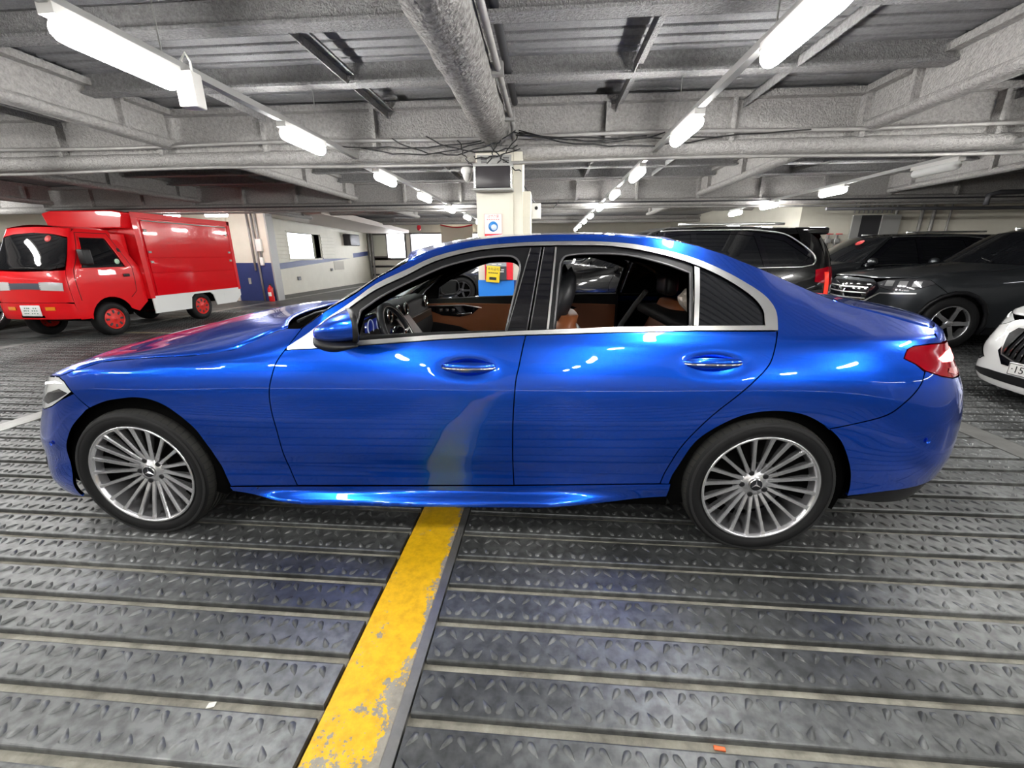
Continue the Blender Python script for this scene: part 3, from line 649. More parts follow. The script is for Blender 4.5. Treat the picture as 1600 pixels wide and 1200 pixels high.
E_LINE=[(.84,1.02),(.964,1.102),(1.066,1.159),(1.164,1.228),(1.292,1.295),(1.398,1.340),(1.526,1.373),(1.626,1.387),(1.786,1.400),(1.894,1.404),(2.05,1.405),(2.208,1.402),(2.347,1.394),(2.481,1.379),(2.602,1.357),(2.728,1.324),(2.854,1.282),(2.993,1.236),(3.121,1.188),(3.241,1.142),(3.300,1.119)]
T_SEAM=[(3.300,1.119),(3.366,1.094),(3.460,1.071),(3.543,1.048),(3.634,1.024),(3.69,1.012)]
C_TOP=[(.790,.944),(.884,1.005),(.961,1.063),(1.061,1.130),(1.159,1.201),(1.288,1.260),(1.415,1.316),(1.574,1.353),(1.733,1.369),(1.894,1.376),(2.105,1.376),(2.262,1.367),(2.363,1.350),(2.529,1.314),(2.647,1.276),(2.760,1.227),(2.869,1.166),(2.912,1.123),(2.922,1.082),(2.906,1.032)]
C_IN=[(.93,.985),(.985,1.050),(1.063,1.110),(1.162,1.176),(1.291,1.234),(1.417,1.294),(1.575,1.334),(1.733,1.352),(1.894,1.358),(2.104,1.358),(2.205,1.353),(2.360,1.329),(2.524,1.288),(2.640,1.247),(2.749,1.194),(2.828,1.140),(2.858,1.093),(2.850,1.050)]
B_UP=[(.95,.964),(1.066,.971),(1.437,.998),(1.742,1.013),(2.192,1.032),(2.527,1.037),(2.848,1.037)]
B_LO=[(.79,.932),(1.067,.950),(1.437,.978),(1.794,.998),(2.192,1.010),(2.525,1.018),(2.900,1.018)]
WIN_F=[(1.078,.974),(1.104,1.094),(1.217,1.166),(1.42,1.259),(1.523,1.291),(1.63,1.312),(1.715,1.318),(1.763,1.313),(1.789,1.290),(1.793,1.261),(1.737,1.015)]
WIN_R=[(1.939,1.024),(1.967,1.284),(1.982,1.309),(2.010,1.320),(2.103,1.326),(2.259,1.319),(2.410,1.284),(2.535,1.244),(2.508,1.037)]
LAMP_F=[(-.326,.742),(-.396,.786),(-.455,.803),(-.60,.79),(-.78,.757),(-.90,.715),(-.82,.672),(-.66,.640),(-.56,.634),(-.468,.661),(-.395,.699)]
LAMP_R=[(3.422,.914),(3.448,.946),(3.489,.960),(3.587,.963),(3.70,.958),(3.95,.952),(4.12,.915),(4.0,.862),(3.80,.818),(3.664,.820),(3.587,.835),(3.505,.862),(3.468,.890)]
def rev(l): return list(reversed(l))
_a=smooth(A_F+A_F2[:7],4); _k=[i for i,q in enumerate(_a) if q==tuple(A_F[-1])][0]; A_F,A_F2=_a[:_k+1],_a[_k+1:]+A_F2[7:]
_a=smooth(A_R[1:]+A_R2,4); _k=[i for i,q in enumerate(_a) if q==tuple(A_R[-1])][0]; A_R,A_R2=A_R[:1]+_a[:_k+1],_a[_k+1:]
D_FRONT=smooth(D_FRONT,3); D_B=smooth(D_B,3); D_REAR=smooth(D_REAR,4); B_SEAM=smooth(B_SEAM,4)
E0=list(E_LINE); CI0=list(C_IN)
C_TOP=smooth(C_TOP,3); C_IN=smooth(C_IN,3); WIN_F=WIN_F[:1]+smooth(WIN_F[1:10],4)+WIN_F[10:]; WIN_R=WIN_R[:1]+smooth(WIN_R[1:8],4)+WIN_R[8:]
LAMP_R=smooth(LAMP_R[:4],3)[:-1]+LAMP_R[3:]
SK_TOP=[(.394,.254),(.73,.267),(1.771,.2965),(2.438,.3215),(2.484,.323)]
def body_panels(car,B,P,main=True,both=True):
    """outer sheet metal of a sedan; B skin, P paint"""
    sides=(-1,1)
    panel(car,'front_bumper',B,[(UMIN,.13),(-.9,.135),(-.6,.145),(-.43,.158)]+A_F+[(-.310,.735)]+rev(LAMP_F[5:11])+[(-.98,.735),(-1.1,.765),(UMIN,.768)],P,sides,.035)
    panel(car,'front_grille',B,[(UMIN,.33),(-1.12,.34),(-1.02,.45),(-1.08,.62),(-1.25,.66),(UMIN,.665)],GLOSSB,sides,.04,off=.006)
    if main:
        for sd in sides: panel(car,'lower_intake',B,[(-.95,.22),(-.70,.20),(-.66,.33),(-.78,.40),(-.93,.36)],BLACK,(sd,),.04,off=.004)
    for sd in sides:
        nm=lambda s:s
        hl=panel(car,'headlamp',B,LAMP_F,mat('headlamp lens',(.75,.77,.78),.12,.35,coat=1.0),(sd,),.02,off=.001,label='clear headlamp with bright reflectors')
        panel(hl,'lamp_mask',B,[(-.345,.735),(-.42,.752),(-.52,.725),(-.58,.675),(-.50,.668),(-.42,.697)],mat('lamp mask',(.05,.05,.055),.15,.3,coat=1),(sd,),.02,off=.003)
        panel(hl,'light_strip',B,[(-.40,.775),(-.47,.785),(-.60,.765),(-.75,.73),(-.73,.718),(-.60,.750),(-.47,.770)],mat('daytime light',(.9,.9,.88),.2,emit=(1,.98,.93),estr=1.6),(sd,),.02,off=.004)
        panel(car,'front_fender',B,[A_F[-1]]+A_F2+[(.73,.264)]+D_FRONT[1:]+[(.790,.944),(.838,1.018),(.74,1.010),(.666,.990),(.598,.955),(.526,.926),(.339,.900),(.03,.886),(-.209,.871),(-.345,.838),(-.43,.812),(-.455,.803),(-.396,.786),(-.326,.742)],P,(sd,),.03)
        fd=panel(car,'front_door',B,D_FRONT+B_LO[1:4]+rev(D_B),P,(sd,),.022)
        rd=panel(car,'rear_door',B,D_B+B_LO[4:]+rev(D_REAR),P,(sd,),.022)
        panel(car,'rear_quarter',B,A_R+B_SEAM+[(3.468,.890),(3.422,.914),(3.448,.946),(3.489,.960),(3.587,.963),(3.69,.960)]+rev(T_SEAM)+rev(E_LINE)[1:]+C_TOP+rev(D_REAR)[1:],P,(sd,),.03)
        panel(car,'tail_lamp',B,LAMP_R,mat('tail lamp red',(.24,.001,.008),.12,coat=.4,emit=(1,.02,.03),estr=.03),(sd,),.025,off=.001,label='red tail lamp')
        panel(car,'tail_light_bar',B,[(3.60,.905),(3.70,.928),(3.90,.925),(3.90,.895),(3.72,.880),(3.63,.885)],mat('lit tail',(1,.2,.2),.2,emit=(1,.22,.20),estr=7),(sd,),.025,off=.0035)
        panel(car,'tail_light_bar',B,[(3.63,.845),(3.66,.865),(3.75,.858),(3.80,.835),(3.70,.828)],mat('tail lens clear',(.8,.25,.25),.15,.3,coat=1),(sd,),.025,off=.0035)
        panel(car,'window_trim',B,C_TOP+rev(B_LO),CHROME,(sd,),.03,off=.004,th=.012,gap=.001,holes=[C_IN+rev(B_UP)],bstep=.02)
        panel(car,'front_window_frame',B,[(.95,.966),(.935,.988)]+[q for q in C_IN[1:] if q[0]<1.88]+[(1.888,1.357),(1.826,1.017)]+rev(WIN_F),BLACK,(sd,),.03,off=-.004,th=.03,gap=.0005,bstep=.02)
        panel(car,'pillar_cover',B,[(1.838,1.350),(1.884,1.352),(1.824,1.017),(1.744,1.015)],GLOSSB,(sd,),.03,off=.002,th=.01,gap=.001)
        panel(car,'rear_window_frame',B,[(1.838,1.018),(1.898,1.357)]+[q for q in C_IN if 1.9<q[0]<2.53]+[(2.556,1.274),(2.524,1.038)]+rev(WIN_R),BLACK,(sd,),.03,off=-.004,th=.03,gap=.0005,bstep=.02)
        panel(car,'pillar_cover',B,[(1.897,1.352),(1.942,1.353),(1.906,1.021),(1.838,1.018)],GLOSSB,(sd,),.03,off=.002,th=.01,gap=.001)
        panel(car,'pillar_glint_strip',B,[(1.945,1.353),(1.953,1.353),(1.918,1.022),(1.909,1.022)],CHROME,(sd,),.03,off=.003,th=.006,gap=0)  # chrome sliver standing in for a bright edge reflection on the gloss cover
        panel(car,'window_divider',B,[(2.562,1.272),(2.588,1.264),(2.548,1.038),(2.526,1.038)],CHROME,(sd,),.03,off=.001,th=.01,gap=.0005)
        panel(car,'quarter_glass',B,[(2.552,1.040),(2.592,1.262)]+[q for q in C_IN if q[0]>2.60]+[(2.846,1.040)],TINT,(sd,),.03,off=-.006,th=.004,gap=0)
        for wpts in (WIN_F,WIN_R):
            MB().tube([B.P([u],[z],sd,.0)[0][0] for u,z in resample(wpts,.04,False)],.0045,6).build('window_seal',mat('seal and glint grey',(.10,.10,.105),.35,.3),car,fix=False)
        for a_,b_ in (((1.838,1.350),(1.744,1.017)),((1.884,1.352),(1.826,1.018)),((1.897,1.352),(1.839,1.019))):
            MB().tube([B.P([u],[z],sd,.0025)[0][0] for u,z in resample([a_,b_],.05,False)],.0022,5).build('pillar_edge_glint',mat('seal and glint grey'),car,fix=False)  # grey lines put in for the highlights along the pillar cover edges
        # side skirt flares out towards the floor
        def sk(u,z,side,off):
            u=np.atleast_1d(u); z=np.atleast_1d(z)
            def q(u,z):
                env=sstep(.35,.75,u)*(1-sstep(1.9,2.45,u))
                l=.8675+.012*(1-sstep(.39,.6,u))*0+.040*env*(1-sstep(.200,.248,z-.02*(u-.8)))-.02*(1-sstep(.19,.28,z-.02*(u-.8)))*(1-env)
                return np.stack([u,side*l,z],-1)
            p=q(u,z); e=2e-3; n=np.cross(q(u+e,z)-q(u-e,z),q(u,z+e)-q(u,z-e)); n/=np.linalg.norm(n,axis=-1,keepdims=True); n=np.where(n[:,1:2]*side<0,-n,n); return p+n*off,n
        panel(car,'side_skirt',B,[(.40,.228),(.60,.205),(.79,.193),(1.34,.197),(1.884,.209),(2.235,.227),(2.478,.248)]+rev(SK_TOP),P,(sd,),.02,surf=sk,th=.03,off=.002,gap=.0008)
        # dark inner skins that close the gaps
        panel(car,'inner_skin',B,A_F2+D_FRONT[:1]+[(2.44,.32)]+A_R+[(3.06,.65),(3.40,.75),(3.42,.95),(3.30,.99),(2.0,.985),(.85,.93),(.6,.90),(-.2,.84),(-.2,.68)],DARKV,(sd,),.06,off=-.030,th=0)
    panel(car,'rear_bumper',B,[(3.065,.640)]+A_R2+[(3.43,.318),(3.671,.352),(3.85,.37),(UMAX,.38),(UMAX,.785),(4.0,.79),(3.80,.812),(3.664,.820),(3.587,.835),(3.505,.862)]+rev(B_SEAM)[1:],P,sides,.03)
    panel(car,'rear_diffuser',B,[(3.283,.268),(3.43,.312),(3.671,.347),(3.85,.365),(UMAX,.375),(UMAX,.20),(3.75,.22),(3.45,.235)],BLACK,sides,.04,off=-.012,th=.02)
    panel(car,'boot_rear_panel',B,[(3.655,.964),(3.655,1.018),(3.69,1.016),(3.85,1.027),(4.0,1.034),(UMAX,1.038),(UMAX,.79),(4.0,.795),(4.02,.862),(4.13,.915),(3.96,.954)],P,sides,.03)
    # top surfaces
    def skin(u,z):
        p,_=B.P([u],[z],1); return tuple(p[0])
    HE=curve3([skin(u,z) for u,z in [(.74,1.013),(.666,.993),(.598,.958),(.526,.929),(.339,.903),(.03,.889),(-.209,.874),(-.345,.841),(-.455,.806)]])
    HC=curve3([(.57,0,1.028),(.40,0,1.030),(.18,0,1.000),(-.08,0,.943),(-.35,0,.880),(-.56,0,.82),(-.645,0,.772)])
    HR=curve3([(.57,0,1.028),(.60,.30,1.032),(.645,.50,1.034),(.69,.65,1.026),skin(.74,1.013)])
    HF=curve3([(-.645,0,.772),skin(-1.1,.768),skin(-.78,.762),skin(-.60,.793),skin(-.455,.806)])
    coons(car,'bonnet',HC,HE,HR,HF,P,34,16)
    def strip(name,E,C,m,n=24,ns=12,th=.008,bow=2.0,**k):
        e=curve3([skin(u,z) for u,z in E]); c=curve3(C); rows=[]
        for i in range(n+1):
            t=i/n; a=np.array(e(t)); b=np.array(c(t)); row=[]
            for j in range(-ns,ns+1):
                s_=abs(j)/ns; w_=s_**bow; row.append((b[0]*(1-w_)+a[0]*w_,math.copysign(a[1]*s_,j) if j else 0.0,b[2]*(1-w_)+a[2]*w_))
            rows.append(row)
        o=MB().grid(rows).build(name,m,car,**k)
        if th: so=o.modifiers.new('solid','SOLIDIFY'); so.thickness=th; so.offset=-1
        return o
    i0=E_LINE.index((1.292,1.295)); i1=E_LINE.index((2.481,1.379))
    strip('windscreen',[(.80,1.0)]+E_LINE[:i0+1],[(.65,0,.99),(.71,0,1.035),(.83,0,1.115),(.98,0,1.205),(1.13,0,1.288),(1.24,0,1.352)],CLEAR if main else TINT,th=.005)
    strip('roof',E_LINE[i0:i1+1],[(1.20,0,1.360),(1.45,0,1.408),(1.8,0,1.436),(2.2,0,1.437),(2.52,0,1.415)],P if main else P)
    strip('rear_window',E_LINE[i1:],[(2.52,0,1.415),(2.80,0,1.335),(3.08,0,1.215),(3.30,0,1.120)],TINT,th=.005)
    e_=curve3([skin(u,z) for u,z in T_SEAM]); c_=curve3([(3.30,0,1.122),(3.50,0,1.104),(3.68,0,1.074),(3.78,0,1.050),skin(UMAX,1.034)])
    fr_=curve3([(3.30,0,1.122)]+[(3.30+(e_(0)[0]-3.30)*(q/6)**2,e_(0)[1]*q/6,1.122+(e_(0)[2]-1.122)*(q/6)**2) for q in range(1,7)])
    bk_=curve3([skin(UMAX,1.034),skin(4.2,1.033),skin(4.0,1.030),skin(3.85,1.024),skin(3.69,1.014)])
    coons(car,'boot_lid',c_,e_,fr_,bk_,P,16,14)
    strip('cowl',[(.74,1.009),(.80,1.0)],[(.575,0,1.015),(.66,0,.985)],DARKV,n=4,th=.01)
    if main:
        # headliner under the roof and dark pillar linings
        def lining(E,C,name):
            e=curve3([skin(u,z) for u,z in E]); c=curve3(C); rows=[]
            for i in range(15):
                t=i/14; a=np.array(e(t)); b=np.array(c(t)); rows.append([(b[0]*(1-abs(j/8)**2)+a[0]*abs(j/8)**2,a[1]*.985*j/8,b[2]*(1-abs(j/8)**2)+a[2]*abs(j/8)**2-.028) for j in range(-8,9)])
            MB().grid(rows).build(name,SOFT,car)
        lining(E_LINE[i0-1:i1+1],[(1.18,0,1.352),(1.45,0,1.408),(1.8,0,1.436),(2.2,0,1.437),(2.52,0,1.415)],'headliner')
        lining(E_LINE[i1:],[(2.52,0,1.415),(2.80,0,1.335),(3.08,0,1.215),(3.30,0,1.120)],'rear_window_shade')
        for sd in sides:
            panel(car,'pillar_lining',B,[(2.90,1.05)]+T_SEAM[:3]+rev(E_LINE)+C_TOP,SOFT,(sd,),.05,off=-.022,th=0)
            panel(car,'pillar_lining',B,[(.95,.966)]+[q for q in C_IN[1:] if q[0]<1.88]+[(1.888,1.357),(1.826,1.017)]+rev(WIN_F),SOFT,(sd,),.05,off=-.036,th=.02)
            panel(car,'pillar_lining',B,[(1.80,1.0),(1.86,1.35),(1.99,1.35),(1.95,1.0)],SOFT,(sd,),.05,off=-.06,th=.05)
# ---- wheels
RIMM=mat('rim silver',(.74,.74,.76),.26,.9); RIMD=mat('rim dark',(.10,.10,.11),.35,.8); DISC=mat('brake steel',(.22,.22,.22),.35,.9)
def sedan_wheel(car,x,side,rot=0.0,steer=0.0,R=.327,name='wheel'):
    """axis along y; face at y=0 pointing to -y before mirroring"""
    r=.2535
    barrel=MB().lathe([(r,.004),(r+.002,-.004),(r-.006,-.006),(r-.012,.000),(r-.016,.012)],'y',64)
    w=barrel.build(name,RIMM,car,loc=(x,side*.90,R-.002),rot=(0,0,(0 if side<0 else math.pi)+steer),fix=False)
    MB().lathe([(r-.0155,.010),(r-.022,.045),(r-.030,.16),(r-.01,.20)],'y',64).build('rim_barrel',mat('rim barrel',(.30,.30,.31),.35,.8),w,fix=False)
    # tyre with grooved tread
    tp=[(r-.004,.010),(r+.004,.002),(r+.016,-.0085),(r+.034,-.0105),(R-.020,-.006),(R-.008,.004),(R-.002,.016),(R,.030)]
    for g in (.055,.085,.125,.158): tp+=[(R,g-.006),(R-.006,g-.004),(R-.006,g+.004),(R,g+.006)]
    tp+=[(R,.190),(R-.004,.203),(R-.02,.214),(r+.02,.218),(r-.01,.205)]
    ty=MB().lathe(tp[:6],'y',72).lathe(tp[-5:],'y',72).build('tyre',RUBBER,w,fix=False)
    MB().lathe(tp[5:-4],'y',72).build('tread',mat('dusty tread',(.030,.030,.028),.75,spec=.2),w,fix=False)
    # shoulder sipes
    sp=MB()
    for k in range(60):
        a=2*math.pi*k/60
        def pt(rr,y,da): return (rr*math.cos(a+da),y,rr*math.sin(a+da))
        h=.007
        for (ya,ra,da),(yb,rb,db) in (((.003,R-.0085,0),(.016,R-.001,.004)),((.016,R-.001,.004),(.030,R+.0006,.010)),((.030,R+.0006,.010),(.050,R+.0006,.022)),((.060,R+.0006,.022),(.080,R+.0006,.034)),((.130,R+.0006,.03),(.152,R+.0006,.04))):
            sp.add([pt(ra+.0006,ya,da-h),pt(ra+.0006,ya,da+h),pt(rb+.0006,yb,db+h),pt(rb+.0006,yb,db-h)],[(0,1,2,3)])
    sp.build('tread_sipes',RUBBER,w,fix=False,kind='stuff')
    MB().lathe([(R-.016,-.0086),(R-.022,-.0105),(R-.028,-.0096)],'y',64).build('sidewall_ring',mat('sidewall mark',(.014,.014,.0145),.5),w,fix=False)
    # spokes
    me=MB()
    # cross-sections along the radius: (r, y face, half width, depth)
    secs=[(.050,.050,.0100,.025),(.075,.044,.0095,.028),(.11,.034,.0090,.030),(.15,.024,.0085,.032),(.19,.014,.0085,.034),(.225,.005,.0092,.034),(.244,-.001,.0115,.036)]
    P=[]
    for (rr,yf,hw,dp) in secs:
        row=[(-hw*.55,yf+dp),(-hw,yf+.006),(-hw*.72,yf),(hw*.72,yf),(hw,yf+.006),(hw*.55,yf+dp),(-hw*.55,yf+dp)]
        P.append([(a,b,rr) for a,b in row])
    me.grid(P,False); sm=me.mesh('spoke',RIMM)
    for k in range(20):
        a=2*math.pi*(k+.1)/20+rot; mesh_obj('spoke',sm,w,rot=(0,a,0))
    MB().lathe([(0,.040),(.030,.040),(.034,.042),(.040,.046),(.062,.0485),(.066,.056),(.060,.09)],'y',40).build('hub',RIMM,w,fix=False)
    hc=MB().lathe([(.0,.034),(.026,.034),(.030,.036),(.031,.044)],'y',32).build('hub_cap',mat('cap dark',(.03,.03,.035),.25,.4),w,fix=False)
    MB().lathe([(.0262,.0325),(.0300,.0325),(.0312,.038)],'y',32).build('cap_ring',SHINY,w,fix=False)
    st=MB()
    for k in range(3):
        a=math.pi/2+2*math.pi*k/3+rot; c=(math.cos(a),math.sin(a)); p=(-c[1],c[0])
        st.add([(c[0]*.025,.033,c[1]*.025),(p[0]*.0048,.033,p[1]*.0048),(-c[0]*.006,.033,-c[1]*.006),(-p[0]*.0048,.033,-p[1]*.0048),(0,.0300,0)],[(0,1,4),(1,2,4),(2,3,4),(3,0,4)])
    st.build('cap_star',SHINY,w,fix=False)
    for k in range(5):
        a=math.pi/2+2*math.pi*k/5+.35+rot; cx,cz=.056*math.cos(a),.056*math.sin(a)
        b=MB().lathe([(0,.0445),(.006,.0445),(.0085,.0455),(.0120,.0455),(.0125,.049)],'y',14,(cx,0,cz)).build('wheel_bolt',mat('bolt recess',(.02,.02,.022),.4,.5),w,fix=False)
    MB().lathe([(.08,.105),(.172,.102),(.172,.128),(.08,.13)],'y',40).build('brake_disc',DISC,w,fix=False)
    MB().lathe([(.0,.14),(.235,.15),(.235,.155)],'y',32).build('wheel_backing',DARKV,w,fix=False)
    MB().rbox(-.05,.05,.075,.14,.10,.19,.015).build('brake_caliper',RIMD,w,rot=(0,math.pi/2 if side<0 else -math.pi/2,0))
    return w
CAR=empty('sedan_car',(CARX,CARY,0),CARR,label='metallic blue four-door sedan parked broadside in the foreground',cat='car')
body_panels(CAR,S,BLUE)
sedan_wheel(CAR,0,-1,.0,0.0); sedan_wheel(CAR,2.865,-1,.05); sedan_wheel(CAR,0,1); sedan_wheel(CAR,2.865,1)
# wheel housings, underbody
for x in (0,2.865):
    for sd in (-1,1):
        MB().lathe([(.385,.0),(.385,-.30),(.10,-.30)],'y',28,(x,0,.335),a0=-.35,a1=math.pi+.35).build('wheel_housing',DARKV,CAR,fix=False,loc=(0,sd*.855 if sd>0 else -.555,0))
MB().rbox(-.62,3.62,-.70,.70,.15,.30,.03).build('underbody',DARKV,CAR)
MB().box(.36,2.50,-.80,.80,.17,.30).build('floor_pan',DARKV,CAR)
MB().box(-.55,.45,-.72,.72,.30,.74).box(3.05,3.6,-.72,.72,.30,.90).box(2.52,3.1,-.50,.50,.30,.75).build('body_core',DARKV,CAR)
# ---- door handles and mirrors
def handle(x,z,w,sd):
    h=MB(); P=[]
    for i in range(17):
        t=-1+2*i/16; x_=x+t*w/2; bow=(1-t*t)**.5*.030; hw=.009+.015*(1-t*t)**.5
        l=float(S.W(z)); y0=l-.014+bow*.85
        P.append([(x_,sd*(y0+.012*math.cos(a)),z+hw*math.sin(a)) for a in np.linspace(0,2*math.pi,11)])
    h.grid(P); o=h.build('door_handle',BLUE,CAR,fix=True)
    c=MB(); P=[]
    for i in range(17):
        t=-1+2*i/16; x_=x+t*w/2*.98; bow=(1-t*t)**.5*.030; l=float(S.W(z)); P.append([(x_,sd*(l-.011+bow*.85+.0125*math.cos(a)),z-.004+.0065*math.sin(a)) for a in np.linspace(0,2*math.pi,9)])
    c.grid(P).build('handle_strip',SHINY,o,fix=True)
for sd in (-1,1):
    handle(1.580,.868,.232,sd); handle(2.597,.893,.240,sd)
def mirror(sd):
    l0=float(S.lat0(1.0,.98)); yc=.990
    sk_=lambda x,dy,t: x+.58*dy*t
    rows=[]
    for i in range(15):
        t=i/14; x=.998+.135*t
        hh=.012+.046*(math.sin(t*math.pi/2)**.7); yw=.025+.080*(math.sin(t*math.pi/2)**.6); zc=1.032+.033*t
        row=[]
        for a in np.linspace(0,2*math.pi,29):
            dy=yw*math.copysign(abs(math.cos(a))**.75,math.cos(a)); row.append((sk_(x,dy,t),sd*(yc+dy),zc+hh*math.copysign(abs(math.sin(a))**.8,math.sin(a))))
        rows.append(row)
    o=MB().grid(rows).build('door_mirror',BLUE,CAR)
    b=[]
    for i in range(15):
        t=i/14; x=.994+.152*t; hh=.008+.022*math.sin(math.pi*min(1,t*.75+.2)); zc=1.002-.012*math.sin(math.pi*t); yw=.028+.078*(math.sin(t*math.pi/2)**.6)
        row=[]
        for a in np.linspace(0,2*math.pi,21): dy=yw*math.cos(a); row.append((sk_(x,dy,t),sd*(yc+dy),zc+hh*math.sin(a)))
        b.append(row)
    mb=MB().grid(b); mb.add(b[-1][:-1],[tuple(range(20))],True)
    mb.tube([(1.05,sd*.95,.985),(1.01,sd*(l0-.01),.960)],[.022,.032],10)
    mb.build('mirror_base',BLACK,o)
    def ring(x,k,dx):
        out=[]
        for a in np.linspace(0,2*math.pi,29):
            dy=.104*k*math.copysign(abs(math.cos(a))**.7,math.cos(a)); out.append((sk_(x,dy,1)+dx,sd*(yc+dy),1.062+.060*k*math.copysign(abs(math.sin(a))**.75,math.sin(a))))
        return out
    MB().grid([ring(1.130,1.0,0),ring(1.136,1.05,0),ring(1.148,1.06,0),ring(1.154,1.0,0),ring(1.150,.92,0)]).build('mirror_rim',BLACK,o)
    g=MB(); r0=ring(1.146,.94,0); g.add(r0[:-1],[tuple(range(28))]); g.build('mirror_glass',mat('mirror glass',(.9,.9,.9),.01,1.0),o)
    panel(o,'mirror_sail',S,[(.935,.968),(.95,1.0),(1.06,1.10),(1.098,1.092),(1.073,.975)],BLACK,(sd,),.03,off=.003,th=.01,gap=0)
mirror(-1); mirror(1)
for sd in (-1,): 
    for (u,z) in ((3.50,.575),):
        p,nn=S.P([u],[z],sd); MB().lathe([(0,0),(.010,0),(.011,-.002)],'y',16).build('parking_sensor',BLUE,CAR,loc=tuple(p[0]+nn[0]*.003),rot=(0,0,.12))
    p,nn=S.P([-.47],[.47],sd); MB().lathe([(0,0),(.010,0),(.011,-.002)],'y',16).build('parking_sensor',BLUE,CAR,loc=tuple(p[0]+nn[0]*.003),rot=(0,0,-.25))
MB().tube([(.72,-.62,1.02),(.70,-.40,1.03),(.69,.0,1.025)],.008,6).build('wiper',BLACK,CAR,fix=False)
# ---- cabin
def seat(x,yc,w=.50):
    t=MB(); P=[]
    # cushion
    t.rbox(x-.50,x+.06,yc-w/2,yc+w/2,.40,.60,.06,4)
    o=t.build('front_seat',BLKL,CAR)
    # backrest leaning rearwards
    P=[]
    for i in range(14):
        s_=i/13; z=.52+.51*s_; xx=x+.02+.155*s_; hw=w/2*(1-.18*s_**3); d=.085-.02*s_
        if s_>.9: hw*=.9; d*=.7
        P.append([(xx+d*math.copysign(abs(math.cos(a))**.7,math.cos(a)),yc+hw*math.copysign(abs(math.sin(a))**.6,math.sin(a)),z) for a in np.linspace(0,2*math.pi,25)])
    b=MB().grid(P); b.add(P[-1][:-1],[tuple(range(24))],True); b.build('backrest',TAN,o)
    MB().rbox(x+.14,x+.255,yc-w/2+.07,yc+w/2-.07,.55,.955,.03).build('backrest_shell',BLKL,o,rot=(0,0,0))
    h=[]
    for i in range(13):
        s_=i/12; z=1.00+.265*s_; k=math.sin(math.pi*min(1,.12+s_*.94))**.45; xx=x+.115+.07*s_
        h.append([(xx+.055*k*math.copysign(abs(math.cos(a))**.7,math.cos(a)),yc+.135*k*math.copysign(abs(math.sin(a))**.6,math.sin(a)),z) for a in np.linspace(0,2*math.pi,21)])
    hm_=MB().grid(h); hm_.add(h[-1][:-1],[tuple(range(20))],True); hm_.add(h[0][:-1],[tuple(range(20))],True); hm_.build('headrest',BLKL,o)
    for dy in (-.05,.05): MB().cyl((x+.15,yc+dy,.95),(x+.165,yc+dy,1.04),.008,n=8).build('headrest_post',SHINY,o)
    return o
seat(1.86,-.36); seat(1.88,.36)
# rear bench
rb=MB().rbox(2.28,2.78,-.64,.64,.40,.58,.06,4).build('rear_bench',BLKL,CAR)
for yc in (-.36,.36):
    P=[]
    for i in range(10):
        s_=i/9; z=.55+.47*s_; xx=2.62+.20*s_; hw=.27*(1-.15*s_**3)
        P.append([(xx+.07*math.cos(a),yc+hw*math.copysign(abs(math.sin(a))**.6,math.sin(a)),z) for a in np.linspace(0,2*math.pi,21)])
    b=MB().grid(P); b.add(P[-1][:-1],[tuple(range(20))],True); b.build('rear_backrest',TAN,rb)
    MB().rbox(2.71,2.80,yc-.12,yc+.12,1.06,1.19,.035,4).build('rear_headrest',BLKL,rb)
MB().tube([(2.60,.28,1.09),(2.55,.33,1.0),(2.47,.36,.86),(2.42,.36,.75)],.018,6).build('seat_belt',mat('grey belt',(.14,.14,.14),.7),rb,fix=False)
r_=random.Random(5); P=[[(2.60+.055*math.sin(math.pi*i/7)*(1+r_.uniform(-.25,.25)),-.42+.09*math.sin(math.pi*i/7)*math.cos(2*math.pi*k/12)*(1+r_.uniform(-.3,.3)),1.175-.14*i/7+.05*math.sin(math.pi*i/7)*math.sin(2*math.pi*k/12)*r_.uniform(.5,1.3)) for k in range(13)] for i in range(8)]
P=[[(2.635+.045*math.sin(math.pi*i/7)*math.cos(2*math.pi*k/12)*(1+r_.uniform(-.3,.3)),-.40+.08*math.sin(math.pi*i/7)*math.sin(2*math.pi*k/12)*(1+r_.uniform(-.3,.3)),1.17-.13*i/7) for k in range(12)] for i in range(8)]
for q in P: q.append(q[0])
MB().grid(P,False).build('plastic_cover',mat('crumpled foil wrap',(.62,.55,.48),.25,.4),rb)
MB().rbox(2.62,3.3,-.60,.60,.92,.98,.02).build('parcel_shelf',SOFT,CAR)
# dashboard
D=MB(); P=[]
for i in range(21):
    y=-.74+1.48*i/20; hood=.018*math.exp(-((y+.37)/.22)**2)
    P.append([(.72,y,.93),(.84,y,1.02+hood),(.92,y,1.035+hood),(.985,y,1.025+hood),(1.01,y,1.0+hood),(1.00,y,.955),(1.04,y,.90),(1.05,y,.80),(.98,y,.60)])
D.grid(P); da=D.build('dashboard',SOFT,CAR)
MB().box(1.005,1.052,-.20,.70,.872,.925).build('dash_trim',mat('dark wood trim',(.05,.035,.025),.3,coat=.5),da,bevel=.004)
MB().rbox(.985,1.005,-.54,-.25,.905,1.03,.008).build('instrument_bezel',GLOSSB,da)
ic=MB().box(1.006,1.0075,-.53,-.26,.915,1.02).build('instrument_screen',mat('instrument screen',(.01,.015,.04),.1,emit=(.02,.04,.30),estr=.25),da)
for yy in (-.46,-.33):
    MB().tube([(1.010,yy+.040*math.cos(a),.965+.040*math.sin(a)) for a in np.linspace(0,2*math.pi,25)[:-1]],.0022,5,closed=True).build('dial_ring',mat('dial light',(.7,.75,.8),.2,emit=(.7,.8,1),estr=.12),ic,fix=False)
MB().prism([(1.02,.955),(1.035,.955),(1.20,.72),(1.185,.715)],'y',-.12,.14).build('centre_screen',mat('screen glass',(.006,.006,.008),.35,spec=.2),da,bevel=.004)
